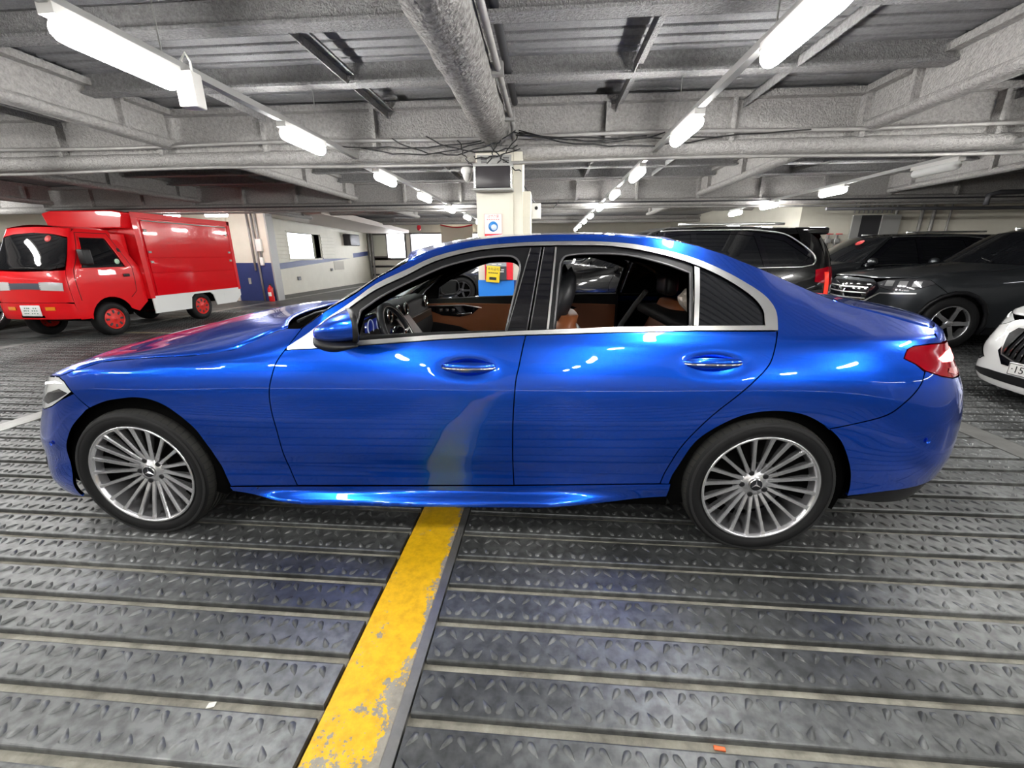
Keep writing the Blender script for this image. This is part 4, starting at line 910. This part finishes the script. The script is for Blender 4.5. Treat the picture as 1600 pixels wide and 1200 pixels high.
for yy in (-.18,-.02,.14,.66):
    v=MB().tube([(1.02,yy+.036*math.cos(a),.985+.036*math.sin(a)) for a in np.linspace(0,2*math.pi,25)[:-1]],.008,8,closed=True).build('vent_ring',SHINY,da,fix=False); MB().lathe([(0,0),(.034,0)],'x',20,(1.015,yy,.985)).build('vent_core',GLOSSB,da,fix=False)
MB().rbox(.90,1.75,-.13,.13,.45,.66,.04).build('centre_console',GLOSSB,CAR)
MB().rbox(1.02,1.20,-.10,.10,.63,.76,.03).build('console_trim',mat('dark wood trim'),CAR)
# steering wheel, tilted
SWc=Vector((1.13,-.37,.905)); tl=math.radians(24)
sw=MB(); ax=Vector((math.cos(tl),0,math.sin(tl))); up=Vector((-math.sin(tl),0,math.cos(tl))); lf=Vector((0,1,0))
sw.tube([SWc+up*(.178*math.sin(a))+lf*(.182*math.cos(a)) for a in np.linspace(0,2*math.pi,41)[:-1]],.0185,10,closed=True); so=sw.build('steering_wheel',BLKL,CAR,fix=False)
MB().tube([SWc+ax*.012+up*(.166*math.sin(a))+lf*(.170*math.cos(a)) for a in np.linspace(0,2*math.pi,41)[:-1]],.0028,6,closed=True).build('wheel_trim_ring',CHROME,so,fix=False)
h=MB(); h.ball(tuple(SWc-ax*.01),(.045,.075,.06)); 
for a in (math.radians(5),math.radians(175),math.radians(255),math.radians(285)): h.tube([SWc,SWc+up*(.17*math.sin(a))+lf*(.172*math.cos(a))],[.02,.013],8)
h.build('wheel_hub',GLOSSB,so,fix=False); h=MB().ball(tuple(SWc+ax*.036),(.006,.022,.022)).build('wheel_emblem',SHINY,so)
MB().cyl(tuple(SWc),tuple(SWc-ax*.16),.035,n=12).build('steering_column',BLACK,so)
for s_ in (-1,1): MB().tube([SWc-ax*.05+lf*.03*s_,SWc-ax*.055+lf*.15*s_+up*.02],.008,8).build('stalk',SHINY,so,fix=False)
# far and near door cards seen through the openings
for sd in (-1,1):
    y0=.795*sd; t=.03*sd
    for nm_,pr in (('front_door_card',[(.80,.40),(.80,.95),(1.02,.985),(1.45,1.005),(1.80,1.015),(1.80,.40)]),('rear_door_card',[(1.84,.40),(1.84,1.015),(2.30,1.030),(2.52,1.030),(2.52,.75),(2.45,.40)])):
        c=MB().prism(pr,'y',min(y0,y0+t),max(y0,y0+t)).build(nm_,SOFT,CAR,bevel=.008)
        x0,x1=(.92,1.78) if nm_[0]=='f' else (1.88,2.50)
        MB().prism([(x0,.70),(x0,.945),(x0+(x1-x0)*.35,.955),(x1,.945),(x1,.70),(x0+(x1-x0)*.45,.68)],'y',y0-.012*sd,y0).build('leather_insert',TAN,c,bevel=.005)
        if nm_[0]=='f':
            MB().prism([(1.00,.925),(1.30,.935),(1.42,.915),(1.36,.865),(1.26,.845),(1.12,.855),(1.04,.885)],'y',y0-.02*sd,y0-.01*sd).build('switch_panel',GLOSSB,c,bevel=.003)
            MB().tube([(1.00,y0-.02*sd,.93),(1.30,y0-.022*sd,.940),(1.44,y0-.02*sd,.918)],.004,6).build('card_strip',CHROME,c,fix=False)
            MB().tube([(1.24,y0-.028*sd,.868),(1.36,y0-.028*sd,.874)],.008,8).build('inner_handle',SHINY,c,fix=False)
            for k in range(3): MB().rbox(1.10+k*.05,1.125+k*.05,min(y0-.03*sd,y0-.02*sd),max(y0-.03*sd,y0-.02*sd),.885,.91,.003).build('seat_switch',SHINY,c)
            MB().prism([(.86,.55),(.90,.80),(1.05,.805),(1.25,.77),(1.42,.70),(1.50,.60),(1.50,.45),(.86,.45)],'y',y0-.03*sd,y0-.008*sd).build('door_pocket',BLACK,c,bevel=.01)
        else:
            MB().prism([(1.92,.94),(2.12,.945),(2.2,.92),(2.12,.885),(2.0,.89)],'y',y0-.02*sd,y0-.01*sd).build('switch_panel',GLOSSB,c,bevel=.003)
# far rear window pane is closed (dark tint)
panel(CAR,'rear_window_pane',S,[(1.94,1.0)]+WIN_R[1:-1]+[(2.508,1.0)],mat('tinted pane',(.03,.03,.033),.02,trans=.0,alpha=.62,coat=1.0),(1,),.05,off=-.022,th=.004,gap=-.008)
# ================================================================ OTHER VEHICLES
def plain_wheel(car,x,lat,side,R,r,spokes,m_rim,m_dark,hole=None,style='five',width=.22):
    w=MB().lathe([(r,.004),(r+.002,-.004),(r-.008,-.006),(r-.016,.004),(r-.024,.05),(r-.03,.16)],'y',40).build('wheel',m_rim,car,loc=(x,side*lat,R),rot=(0,0,0 if side<0 else math.pi),fix=False)
    MB().lathe([(r-.004,.01),(r+.006,-.004),(r+.03,-.011),(R-.03,-.007),(R-.008,.008),(R,.03),(R,width-.03),(R-.02,width),(r,width)],'y',44).build('tyre',RUBBER,w,fix=False)
    if style=='five':
        sm=MB().grid([[(-a*.6,y+.03,rr),(-a,y,rr),(a,y,rr),(a*.6,y+.03,rr),(-a*.6,y+.03,rr)] for rr,y,a in ((.03,.012,.028),(.10,.008,.030),(.18,.004,.024),(r-.01,.0,.040))],False).mesh('spoke',m_rim)
        for k in range(spokes): mesh_obj('spoke',sm,w,rot=(0,2*math.pi*k/spokes+.3,0))
        MB().lathe([(0,.002),(.03,.003),(.055,.012),(.06,.05)],'y',20).build('hub',m_rim,w,fix=False)
        MB().lathe([(0,.10),(r-.02,.10)],'y',24).build('wheel_backing',DARKV,w,fix=False)
    else:   # pressed steel wheel with round holes shown as a dished disc with slots
        MB().lathe([(0,-.004),(.035,-.004),(.05,.006),(r*.55,-.002),(r*.80,.004),(r-.012,.012)],'y',36).build('wheel_disc',m_rim,w,fix=False)
        sm=MB().prism([(-.014,-.028),(.014,-.028),(.018,0),(.014,.028),(-.014,.028),(-.018,0)],'y',-.004,.010).mesh('wheel_slot',m_dark)
        for k in range(8):
            a=2*math.pi*k/8; mesh_obj('wheel_slot',sm,w,loc=(r*.68*math.sin(a),0,r*.68*math.cos(a)),rot=(0,a,0))
        MB().lathe([(0,-.014),(.02,-.013),(.026,-.002)],'y',16).build('hub',m_rim,w,fix=False)
    return w
SUVB=Body(
    W=[(.18,.87),(.30,.90),(.5,.925),(.7,.94),(.85,.938),(.98,.925),(1.06,.907),(1.12,.885)],
    nose=[(.18,-.84),(.4,-.92),(.7,-.93),(.88,-.905),(.98,-.86),(1.08,-.78),(2,-.78)],
    tail=[(.25,3.78),(.45,3.88),(.8,3.89),(1.1,3.87),(1.3,3.84),(1.5,3.76),(1.62,3.69),(2,3.6)],
    xf=.35,xr=2.6,pf=5.2,pr=6.5,zb=1.12,A=[(-1,.5),(.8,.40),(3.2,.40),(3.9,.45)],B=.28,zk=[(-.9,.95),(0,1.0),(.9,1.06)],ck=13.0,xk=(.5,1.0),bulges=[(0,.42,.80,.2,.015),(2.8,.42,.80,.2,.02)])
def suv(name,loc,rz,P,label,group=None,rim=None,nspoke=5,trim=True,far=False,face='bars',clad=True,sticker=False,wiper=True,rail=True):
    B=SUVB; car=empty(name,loc,rz,label=label,cat='car',group=group)
    st=.07 if far else .05; sides=(-1,1)
    u0=B.xf-B.fs[-1]-.0023; u1=B.xr+B.rs[-1]+.0023
    arc=lambda xc,r,a0,a1,n=12:[(xc+r*math.cos(t),.37+r*math.sin(t)) for t in np.linspace(math.radians(a0),math.radians(a1),n)]
    AF=arc(0,.43,200,-20); AR=arc(2.80,.43,200,-20)
    arcF_front=arc(0,.43,200,108,8); arcF_back=arc(0,.43,108,-20,12)
    arcR_front=arc(2.8,.43,200,70,12); arcR_back=arc(2.8,.43,70,-20,8)
    hl=[(-.32,.91),(-.40,.960),(-.65,.982),(-.88,.955),(-1.0,.91),(-.93,.845),(-.78,.805),(-.54,.83)]
    panel(car,'front_bumper',B,[(u0,.22),(-.7,.22),(-.45,.24)]+arcF_front+[(-.32,.91)]+rev(hl[5:8])+[(-1.0,.91),(-1.08,.955),(u0,.97)],P,sides,st)
    panel(car,'front_grille',B,[(u0,.52),(-1.15,.54),(-1.0,.66),(-.93,.83),(-1.0,.91),(u0,.925)],GLOSSB,sides,st,off=.006)
    panel(car,'lower_intake',B,[(u0,.27),(-.95,.27),(-.80,.36),(-.95,.44),(u0,.45)],BLACK,sides,st,off=.006)
    for k in range(4): panel(car,'grille_bar',B,[(u0,.57+k*.08),(-1.08,.58+k*.08),(-1.08,.60+k*.08),(u0,.59+k*.08)],CHROME,sides,st,off=.010)
    for sd in sides: panel(car,'chrome_blade',B,[(-1.10,.60),(-.90,.755),(-.50,.77),(-.50,.785),(-.90,.773),(-1.12,.62)],CHROME,(sd,),st,off=.008,gap=0)
    zs=[(.90,1.155),(.80,1.145),(.55,1.105),(.2,1.075),(-.2,1.045),(-.45,1.016),(-.63,.988)]
    bl=[(.93,1.085),(1.4,1.105),(2.0,1.12),(2.8,1.14),(3.25,1.15)]
    for sd in sides:
        h=panel(car,'headlamp',B,hl,mat('dark headlamp',(.10,.10,.11),.08,.5,coat=1),(sd,),.04,off=.001)
        for k in range(3): panel(h,'lamp_cell',B,[(-.48-k*.15,.865),(-.48-k*.15,.945),(-.58-k*.15,.945),(-.58-k*.15,.865)],mat('lamp cell',(.8,.8,.82),.1,.7,coat=1),(sd,),.04,off=.004)
        panel(car,'front_fender',B,arcF_back+[(.47,.26),(.86,.27),(.86,.60),(.86,.95),(.93,1.085),(.93,1.16)]+zs+[(-.65,.982),(-.40,.960),(-.32,.91)],P,(sd,),st)
        panel(car,'front_door',B,[(.86,.30),(.86,.95),(.93,1.085)]+bl[1:2]+[(1.93,1.118),(1.93,.7),(1.90,.32)],P,(sd,),st)
        panel(car,'rear_door',B,[(1.90,.32),(1.93,.7),(1.93,1.118),(2.5,1.132),(2.82,1.14),(2.86,.95),(2.55,.75)]+arcR_front[:5][::-1][-3:][::-1]+[(2.36,.33)],P,(sd,),st)
        panel(car,'rear_quarter',B,arcR_front[4:]+[(3.05,.80),(3.30,.88),(3.62,.90),(3.60,1.22),(3.62,1.50),(3.50,1.60),(3.34,1.635),(3.34,1.58),(3.30,1.45),(3.42,1.20),(3.25,1.15),(2.82,1.14),(2.86,.95),(2.55,.75)],P,(sd,),st)
        panel(car,'sill',B,[(.44,.22),(.47,.32),(2.36,.36),(2.39,.24)],BLACK if clad else P,(sd,),st,off=.01)
        tl=[(3.40,.98),(3.42,1.13),(3.62,1.16),(4.0,1.16),(4.0,1.02),(3.70,.94)]
        t=panel(car,'tail_lamp',B,tl,mat('tail lamp red'),(sd,),st,off=.004)
        panel(t,'tail_light_bar',B,[(3.55,.70),(3.55,1.10),(3.64,1.10),(3.64,.72)],mat('lit tail dim',(.9,.05,.03),.2,emit=(1,.06,.03),estr=.3),(sd,),st,off=.006)
        # glasshouse
        wf=[(1.12,1.135),(1.56,1.53),(1.90,1.565),(1.90,1.15)]; wr=[(1.98,1.15),(1.98,1.568),(2.5,1.56),(2.70,1.535),(2.78,1.165)]; wq=[(2.86,1.17),(2.79,1.535),(3.10,1.47),(3.36,1.27),(3.20,1.18)]
        panel(car,'front_side_window',B,wf,TINT,(sd,),st,off=-.004,gap=0); panel(car,'rear_side_window',B,wr,TINT,(sd,),st,off=-.004,gap=0); panel(car,'quarter_window',B,wq,TINT,(sd,),st,off=-.004,gap=0)
        panel(car,'window_frame',B,[(.93,1.09),(1.06,1.21),(1.50,1.59),(1.75,1.60),(2.6,1.60),(3.12,1.545),(3.42,1.30),(3.40,1.20),(3.25,1.155),(2.0,1.125)],GLOSSB,(sd,),st,off=.001,holes=[wf,wr,wq],bstep=.05)
        panel(car,'roof_side',B,[(.93,1.16),(1.20,1.40),(1.45,1.60),(1.62,1.64),(2.4,1.655),(3.34,1.635),(3.34,1.56),(3.12,1.55),(2.6,1.605),(1.75,1.605),(1.50,1.595),(1.06,1.215),(.93,1.10)],P,(sd,),st)
        if trim:
            tr=smooth([(3.39,1.185),(3.44,1.24),(3.42,1.32),(3.28,1.46),(3.12,1.56),(2.85,1.60),(2.6,1.612),(1.75,1.610),(1.52,1.600)],4)
            q=[B.P([u],[z],sd,.006)[0][0] for u,z in resample(tr,.06,False)]; MB().tube(q,.009,6).build('window_trim',CHROME,car,fix=False)
            q=[B.P([u],[z],sd,.006)[0][0] for u,z in resample([(1.0,1.095),(1.4,1.118),(2.0,1.13),(2.8,1.15),(3.25,1.16),(3.39,1.185)],.06,False)]; MB().tube(q,.008,6).build('belt_trim',CHROME,car,fix=False)
        if clad:
            for a,nm_ in ((AF,'arch_trim'),(AR,'arch_trim')):
                q=[B.P([u],[max(z,.23)],sd,.004)[0][0] for u,z in a]; MB().tube(q,.028,8).build(nm_,BLACK,car,fix=False)
        if rail: MB().tube([B.P([u],[1.645],sd,.02)[0][0]+np.array([0,0,.03]) for u in np.linspace(1.75,3.15,9)],.016,8).build('roof_rail',CHROME,car,fix=False)
        # mirror
        mx=1.02; MB().ball((mx,sd*1.03,1.17),(.07,.10,.075)).tube([(mx,sd*.97,1.13),(mx-.02,sd*.86,1.12)],.025,8).build('door_mirror',P,car)
        for zz,xx in ((.96,1.70),(.985,2.62)): MB().tube([(xx-.11,sd*(float(B.lat0(xx,zz))+.02),zz),(xx,sd*(float(B.lat0(xx,zz))+.035),zz),(xx+.11,sd*(float(B.lat0(xx,zz))+.02),zz)],.012,8).build('door_handle',CHROME,car,fix=False)
        panel(car,'inner_skin',B,[(-.35,.82),(.5,.25),(2.35,.3),(2.4,.8),(3.4,.85),(3.4,1.1),(.9,1.05),(-.4,.98)],DARKV,(sd,),.12,off=-.05,th=0)
        for x in (0,2.8): plain_wheel(car,x,.93,sd,.37,.245,nspoke,rim or RIMM,RIMD)
        for x in (0,2.8): MB().lathe([(.43,.0),(.43,-.3),(.1,-.3)],'y',20,(x,0,.37),a0=-.3,a1=math.pi+.3).build('wheel_housing',DARKV,car,fix=False,loc=(0,.89 if sd>0 else -.59,0))
    panel(car,'rear_bumper',B,arcR_back+[(3.24,.28),(3.7,.30),(u1,.34),(u1,.90),(3.62,.90),(3.30,.88),(3.05,.80)],P,sides,st)
    panel(car,'tailgate',B,[(u1,.90),(3.62,.90),(3.60,1.22),(3.64,1.50),(3.9,1.56),(u1,1.57)],P,sides,st)
    panel(car,'rear_window',B,[(u1,1.20),(3.85,1.22),(3.80,1.45),(u1,1.50)],TINT,sides,st,off=.004)
    sk=lambda u,z: tuple(B.P([u],[z],1)[0][0])
    HE=curve3([sk(u,z+.004) for u,z in zs]); HC=curve3([(.50,0,1.20),(.2,0,1.165),(-.2,0,1.115),(-.55,0,1.05),(-.76,0,.985)])
    coons(car,'bonnet',HC,HE,curve3([(.50,0,1.20),(.62,.4,1.19),sk(.90,1.159)]),curve3([(-.76,0,.985),sk(-1.0,.975),sk(-.63,.992)]),P,14,8)
    def strip(nm_,E,C,m,n=10,ns=6):
        e=curve3([sk(u,z) for u,z in E]); c=curve3(C); rows=[]
        for i in range(n+1):
            a=np.array(e(i/n)); b=np.array(c(i/n)); rows.append([(b[0]*(1-(j/ns)**2)+a[0]*(j/ns)**2,a[1]*j/ns,b[2]*(1-(j/ns)**2)+a[2]*(j/ns)**2) for j in range(-ns,ns+1)])
        MB().grid(rows).build(nm_,m,car)
    strip('windscreen',[(.93,1.16),(1.20,1.40),(1.45,1.60)],[(.55,0,1.19),(.95,0,1.42),(1.30,0,1.61)],TINT)
    strip('roof',[(1.45,1.60),(1.62,1.64),(2.4,1.655),(3.34,1.635)],[(1.30,0,1.61),(1.6,0,1.675),(2.4,0,1.70),(3.45,0,1.67)],P)
    MB().rbox(3.22,3.66,-.57,.57,1.555,1.645,.03).build('roof_spoiler',P,car)
    MB().box(-.6,3.6,-.80,.80,.22,.45).box(.5,2.3,-.84,.84,.22,.42).build('underbody',DARKV,car); MB().box(.5,3.3,-.80,.80,.45,1.05).build('cabin_core',DARKV,car)
    if wiper: MB().tube([(.62,-.5,1.20),(.75,-.1,1.275),(.80,.3,1.30)],.012,6).build('wiper',BLACK,car,fix=False)
    if sticker:
        p=np.array([1.13,-.42,1.475]); MB().lathe([(0,0),(.075,0),(.075,.004)],'z',20).build('windscreen_sticker',mat('red sticker',(.65,.08,.08),.5),car,loc=tuple(p+np.array([-.02,0,.035])),rot=(0.12,-.62,0))
    return car
BLKP=paint('black car paint',(.004,.004,.0045),rough=.25,metal=.2); GRYP=paint('dark grey car paint',(.045,.050,.056),rough=.35,metal=.7); NAVY=paint('deep grey car paint',(.022,.024,.028),rough=.35,metal=.6); WHTP=paint('white car paint',(.74,.74,.74),rough=.35,metal=0)
DRIM=mat('machined rim',(.62,.62,.64),.25,.9)
suv('suv_car',(-.06,6.55,0),0.0,BLKP,'glossy black SUV with chrome window trim parked right behind the blue sedan')
suv('suv_car',(5.70,7.24,0),-.06,GRYP,'dark grey SUV with five-spoke silver wheels at the right',rim=DRIM,sticker=True)
suv('suv_car',(4.90,9.45,0),-.04,NAVY,'dark car with a red windscreen sticker behind the dark grey SUV',far=True,sticker=True)
suv('suv_car',(-2.42,12.72,0),.06,NAVY,'distant dark SUV with black wheels seen through the open sedan windows',rim=mat('black rim',(.05,.05,.055),.3,.6),far=True)
suv('suv_car',(-11.15,6.9,0),math.pi/2,BLKP,'black vehicle half hidden at the far left beyond the red truck',far=True)
# white sedan on the right
WCAR=empty('sedan_car',(5.02,3.72,0),.02,label='white car with upright black grille at the right edge',cat='car')
body_panels(WCAR,S,WHTP,main=False)
panel(WCAR,'grille_surround',S,[(UMIN,.37),(-1.26,.375),(-1.08,.42),(-.97,.60),(-1.02,.675),(UMIN,.685)],CHROME,(-1,1),.05,off=.010,holes=[])
panel(WCAR,'grille_mesh',S,[(UMIN,.385),(-1.25,.39),(-1.095,.43),(-.99,.60),(-1.035,.66),(UMIN,.67)],BLACK,(-1,1),.05,off=.014)
for k in range(7):
    for sd in (-1,1):
        u=UMIN+.03+k*.058; z0=.40 if k<4 else .40+(k-3)*.012
        panel(WCAR,'grille_bar',S,[(u-.007,z0),(u+.007,z0),(u+.007,.655),(u-.007,.655)],mat('dark chrome',(.35,.35,.36),.15,1.0),(sd,),.06,off=.028,th=.02,gap=0)
panel(WCAR,'lower_intake',S,[(UMIN,.195),(-.90,.195),(-.68,.225),(-.78,.250),(-1.0,.268),(UMIN,.275)],BLACK,(-1,1),.05,off=.008)
for sd in (-1,1):
    panel(WCAR,'fog_recess',S,[(-.60,.33),(-.62,.50),(-.70,.44),(-.85,.36),(-.78,.32)],BLACK,(sd,),.05,off=.008)
    panel(WCAR,'fog_blade',S,[(-.62,.34),(-.80,.365),(-.86,.36),(-.80,.345),(-.64,.325)],SHINY,(sd,),.05,off=.012,gap=0)
pl=MB().rbox(-.006,.006,-.26,.26,-.055,.055,.004).build('number_plate',mat('plate white',(.80,.79,.78),.4),WCAR,loc=(-.872,0,.335))
MB().tube([(-.008,-.25,-.047),(-.008,.25,-.047),(-.008,.25,.047),(-.008,-.25,.047)],.003,5,closed=True).build('plate_border',MATS['black print'],pl,fix=False)
text('plate_text','·157',.085,MATS['black print'],pl,(-.0072,.235,-.002),(math.pi/2,0,-math.pi/2),.0008,align='LEFT')
for x in (0,2.865):
    for sd in (-1,1):
        plain_wheel(WCAR,x,.90,sd,.327,.245,5,RIMM,RIMD); MB().lathe([(.385,.0),(.385,-.30),(.10,-.30)],'y',20,(x,0,.335),a0=-.35,a1=math.pi+.35).build('wheel_housing',DARKV,WCAR,fix=False,loc=(0,.855 if sd>0 else -.555,0))
MB().box(-.5,3.6,-.70,.70,.15,.75).build('body_core',DARKV,WCAR)
# ---- red box truck
TRK=Body(W=[(.28,.66),(.36,.690),(.6,.705),(.9,.708),(1.10,.695),(1.16,.690)],nose=[(.28,-.60),(.45,-.635),(.80,-.635),(.98,-.62),(1.12,-.57),(1.3,-.475),(1.66,-.29),(1.78,-.22),(2,-.1)],
    tail=[(.2,.74),(1.1,.74),(1.7,.60),(2,.55)],xf=-.10,xr=.55,pf=9,pr=30,zb=1.14,A=[(-1,.17),(1,.17)],B=.06,zk=[(-1,9),(1,9.1)],ck=0.0,xk=(.1,.2))
REDP=mat('bright red truck paint',(.66,.004,.009),.32,spec=.35,coat=.35,coat_rough=.02)
BOXR=mat('red box panel',(.62,.004,.010),.14,spec=.3,coat=.55,bump=(5,.25,.012)); WHTB=mat('white skirt panel',(.74,.75,.74),.35)
def truck():
    B=TRK; car=empty('box_truck',(-8.21,6.72,0),math.pi/2,label='small red box truck with a white skirt at the left',cat='truck')
    u0=B.xf-B.fs[-1]-.0023; sides=(-1,1)
    cn=B.xf-float(np.interp(.90,B.ft,B.fs))      # u near the front corner
    arc=[(.02+.36*math.cos(t),.30+.36*math.sin(t)) for t in np.linspace(math.radians(178),math.radians(20),12)]
    for sd in sides:
        panel(car,'cab_side',B,[(-.36,.34)]+arc+[(.50,.36),(.62,.46),(.70,.52),(.70,1.14),(.58,1.45),(.46,1.68),(.40,1.76),(-.20,1.76),(-.42,1.70),(-.52,1.64),(-.56,1.12),(-.54,.62),(-.52,.34)],REDP,(sd,),.045,holes=[[(-.34,1.15),(-.18,1.62),(.28,1.62),(.44,1.15)]])
        panel(car,'side_window',B,[(-.35,1.14),(-.19,1.63),(.29,1.63),(.45,1.14)],TINT,(sd,),.05,off=-.008,gap=0)
        dseam=[(-.44,.64),(-.46,1.12),(-.27,1.70),(.36,1.70),(.56,1.14),(.52,.72),(.40,.62)]
        MB().tube([B.P([u],[z],sd,.0)[0][0] for u,z in resample(dseam,.05,False)],.006,5).build('door_seam',mat('seam shadow',(.10,.003,.004),.6),car,fix=False)
        MB().tube([B.P([u],[z],sd,.004)[0][0] for u,z in resample([(-.35,1.14),(-.19,1.63),(.29,1.63),(.45,1.14)],.05,False)],.011,6).build('window_frame',REDP,car,fix=False)
        MB().rbox(.34,.46,min(sd*.705,sd*.722),max(sd*.705,sd*.722),.98,1.03,.006).build('door_handle',BLACK,car)
        MB().rbox(-.33,-.20,min(sd*.72,sd*.84),max(sd*.72,sd*.84),1.20,1.44,.02).build('door_mirror',BLACK,car) if sd<0 else None
        panel(car,'headlamp',B,[(cn+.04,.80),(cn+.05,.93),(cn-.18,.945),(cn-.30,.94),(cn-.30,.815)],mat('truck lamp',(.72,.73,.74),.12,.4,coat=1),(sd,),.05,off=.006)
        panel(car,'indicator',B,[(cn-.14,.50),(cn-.14,.56),(cn-.30,.56),(cn-.30,.50)],mat('amber lens',(.75,.25,.01),.2,coat=1),(sd,),.05,off=.019)
        plain_wheel(car,0,.70,sd,.285,.175,8,mat('red steel wheel',(.60,.02,.015),.4),DARKM,style='steel',width=.17); plain_wheel(car,1.94,.70,sd,.285,.175,8,MATS['red steel wheel'],DARKM,style='steel',width=.17)
        panel(car,'fuel_badge',B,[(.42,1.40),(.48,1.40),(.46,1.46),(.41,1.46)],BLACK,(sd,),.05,off=.004,gap=0)
    panel(car,'front_panel',B,[(u0,.62),(-.54,.62),(-.56,1.12),(cn-.12,1.11),(u0,1.10)],REDP,sides,.05)
    panel(car,'windscreen',B,[(u0,1.12),(cn-.12,1.125),(-.57,1.17),(-.52,1.60),(cn-.15,1.665),(u0,1.69)],TINT,sides,.05,off=.002)
    panel(car,'cab_brow',B,[(u0,1.69),(cn-.15,1.67),(-.52,1.62),(-.42,1.70),(-.40,1.76),(cn-.1,1.775),(u0,1.785)],REDP,sides,.05)
    panel(car,'grille_strip',B,[(u0,.83),(cn-.28,.825),(cn-.28,.925),(u0,.93)],mat('slate grille',(.07,.075,.10),.4),sides,.05,off=.006)
    panel(car,'front_bumper',B,[(u0,.36),(-.50,.36),(-.54,.60),(cn,.62),(u0,.62)],REDP,sides,.05,off=.014,th=.03)
    panel(car,'bumper_slot',B,[(u0+.0,.385),(cn-.35,.385),(cn-.35,.425),(u0,.425)],DARKV,sides,.05,off=.017,th=.004)
    e=[B.P([u],[1.755],1)[0][0] for u in (-.40,-.1,.2,.40)]
    rows=[[(a[0],a[1]*j/6,1.755+.06*(1-(j/6)**2)) for j in range(-6,7)] for a in [(-.235,.52)]+[(q[0],q[1]) for q in e]+[(.46,.54)]]
    MB().grid(rows).build('cab_roof',REDP,car)
    MB().box(.40,.66,-.60,.60,.55,1.70).build('cab_back',REDP,car)
    # wiper, sticker, plate
    MB().tube([(-.60,-.45,1.14),(-.58,-.1,1.155),(-.585,.2,1.15)],.010,6).build('wiper',BLACK,car,fix=False)
    st=B.P([cn-.22],[1.60],-1,.006)[0][0]; MB().lathe([(0,0),(.055,0),(.055,.004)],'x',18).build('windscreen_sticker',mat('red sticker'),car,loc=tuple(st),rot=(0,.47,0))
    st=B.P([.33],[1.24],-1,.006)[0][0]; MB().lathe([(0,0),(.045,0),(.045,.004)],'y',18).build('window_sticker',mat('pale green sticker',(.45,.65,.50),.5),car,loc=tuple(st))
    pl=MB().rbox(-.006,.006,-.17,.17,-.085,.085,.004).build('number_plate',MATS['plate white'],car,loc=(-.662,-.02,.50))
    gp=mat('green print',(.10,.22,.16),.5)
    for z_,xs_ in ((.040,(-.10,-.06,.02,.05,.09)),(.0,(-.11,-.07,-.03,.04,.08,.11)),(-.042,(-.11,-.06,-.02,.05,.08,.11))):
        for x_ in xs_: MB().box(-.0078,-.006,x_-.010,x_+.010,z_-.009,z_+.009).build('plate_mark',gp,pl)
    # box body
    bx=MB().box(.72,3.10,-.76,.76,.56,2.06).build('cargo_box',BOXR,car,bevel=.012)
    MB().box(.70,.80,-.775,.775,.56,2.08).box(3.04,3.12,-.775,.775,.56,2.08).box(.70,3.12,-.775,.775,1.99,2.08).build('box_frame',REDP,bx,bevel=.006)
    for sd in sides:
        y=sd*.765; a,b=min(y,y+sd*.016),max(y,y+sd*.016)
        MB().box(.86,2.98,a,b,1.30,1.94).build('flap_panel',BOXR,bx,bevel=.004); MB().box(.86,2.98,a,b,1.02,1.285).build('flap_panel',BOXR,bx,bevel=.004); MB().box(.86,2.98,a,b,.60,1.005).build('flap_panel',BOXR,bx,bevel=.004)
        MB().tube([(.88,sd*.79,1.95),(2.96,sd*.79,1.95)],.012,6).build('flap_rail',GREYM,bx,fix=False)
        for x in (.90,2.94):
            for z in (1.22,1.40,1.78): MB().rbox(x-.03,x+.03,min(sd*.775,sd*.80),max(sd*.775,sd*.80),z-.02,z+.02,.006).build('latch',GREYM,bx)
        sk=MB(); pr=[(.74,.30),(.74,.60),(3.10,.60),(3.10,.38),(2.98,.26),(2.36,.26)]+[(1.94+.36*math.cos(t),.285+.33*math.sin(t)) for t in np.linspace(.1,math.pi-.1,9)]+[(1.52,.26)]
        pr=[(.74,.28),(.74,.60),(3.10,.60),(3.10,.42),(2.90,.27),(2.30,.27),(2.24,.50),(2.16,.56),(1.72,.56),(1.64,.50),(1.58,.27)]
        sk.prism(pr,'y',min(sd*.75,sd*.77),max(sd*.75,sd*.77)); o=sk.build('side_skirt',WHTB,bx)
        MB().box(.84,1.50,min(sd*.77,sd*.774),max(sd*.77,sd*.774),.33,.56).build('skirt_hatch',WHTB,o,bevel=.002); MB().box(2.55,2.85,min(sd*.77,sd*.774),max(sd*.77,sd*.774),.36,.52).build('skirt_hatch',WHTB,o,bevel=.002)
    MB().prism([(-.78,2.06),(-.60,2.10),(.60,2.10),(.78,2.06),(.70,1.80),(-.70,1.80)],'x',.55,.73).build('box_front_panel',REDP,bx,bevel=.02)
    MB().box(.0,3.0,-.30,.30,.30,.50).box(-.3,.5,-.55,.55,.30,.60).build('chassis',DARKV,car)
    for x in (0,1.94): MB().cyl((x,-.6,.285),(x,.6,.285),.05,n=8).build('axle',DARKM,car)
    return car
truck()
# small things at the back: chrome stacked-ball bollard seen through the sedan
BO=empty('ball_post',(-2.87,11.0,0),label='chrome stacked-ball post seen through the open sedan window',cat='post')
for k in range(5): MB().ball((0,0,.55+.115*k),.062,16,10).build('ball',SHINY,BO)
MB().cyl((0,0,0),(0,0,.55),.03,n=10).build('stem',SHINY,BO)
# ---------------------------------------------------------------- end
bpy.context.view_layer.update()
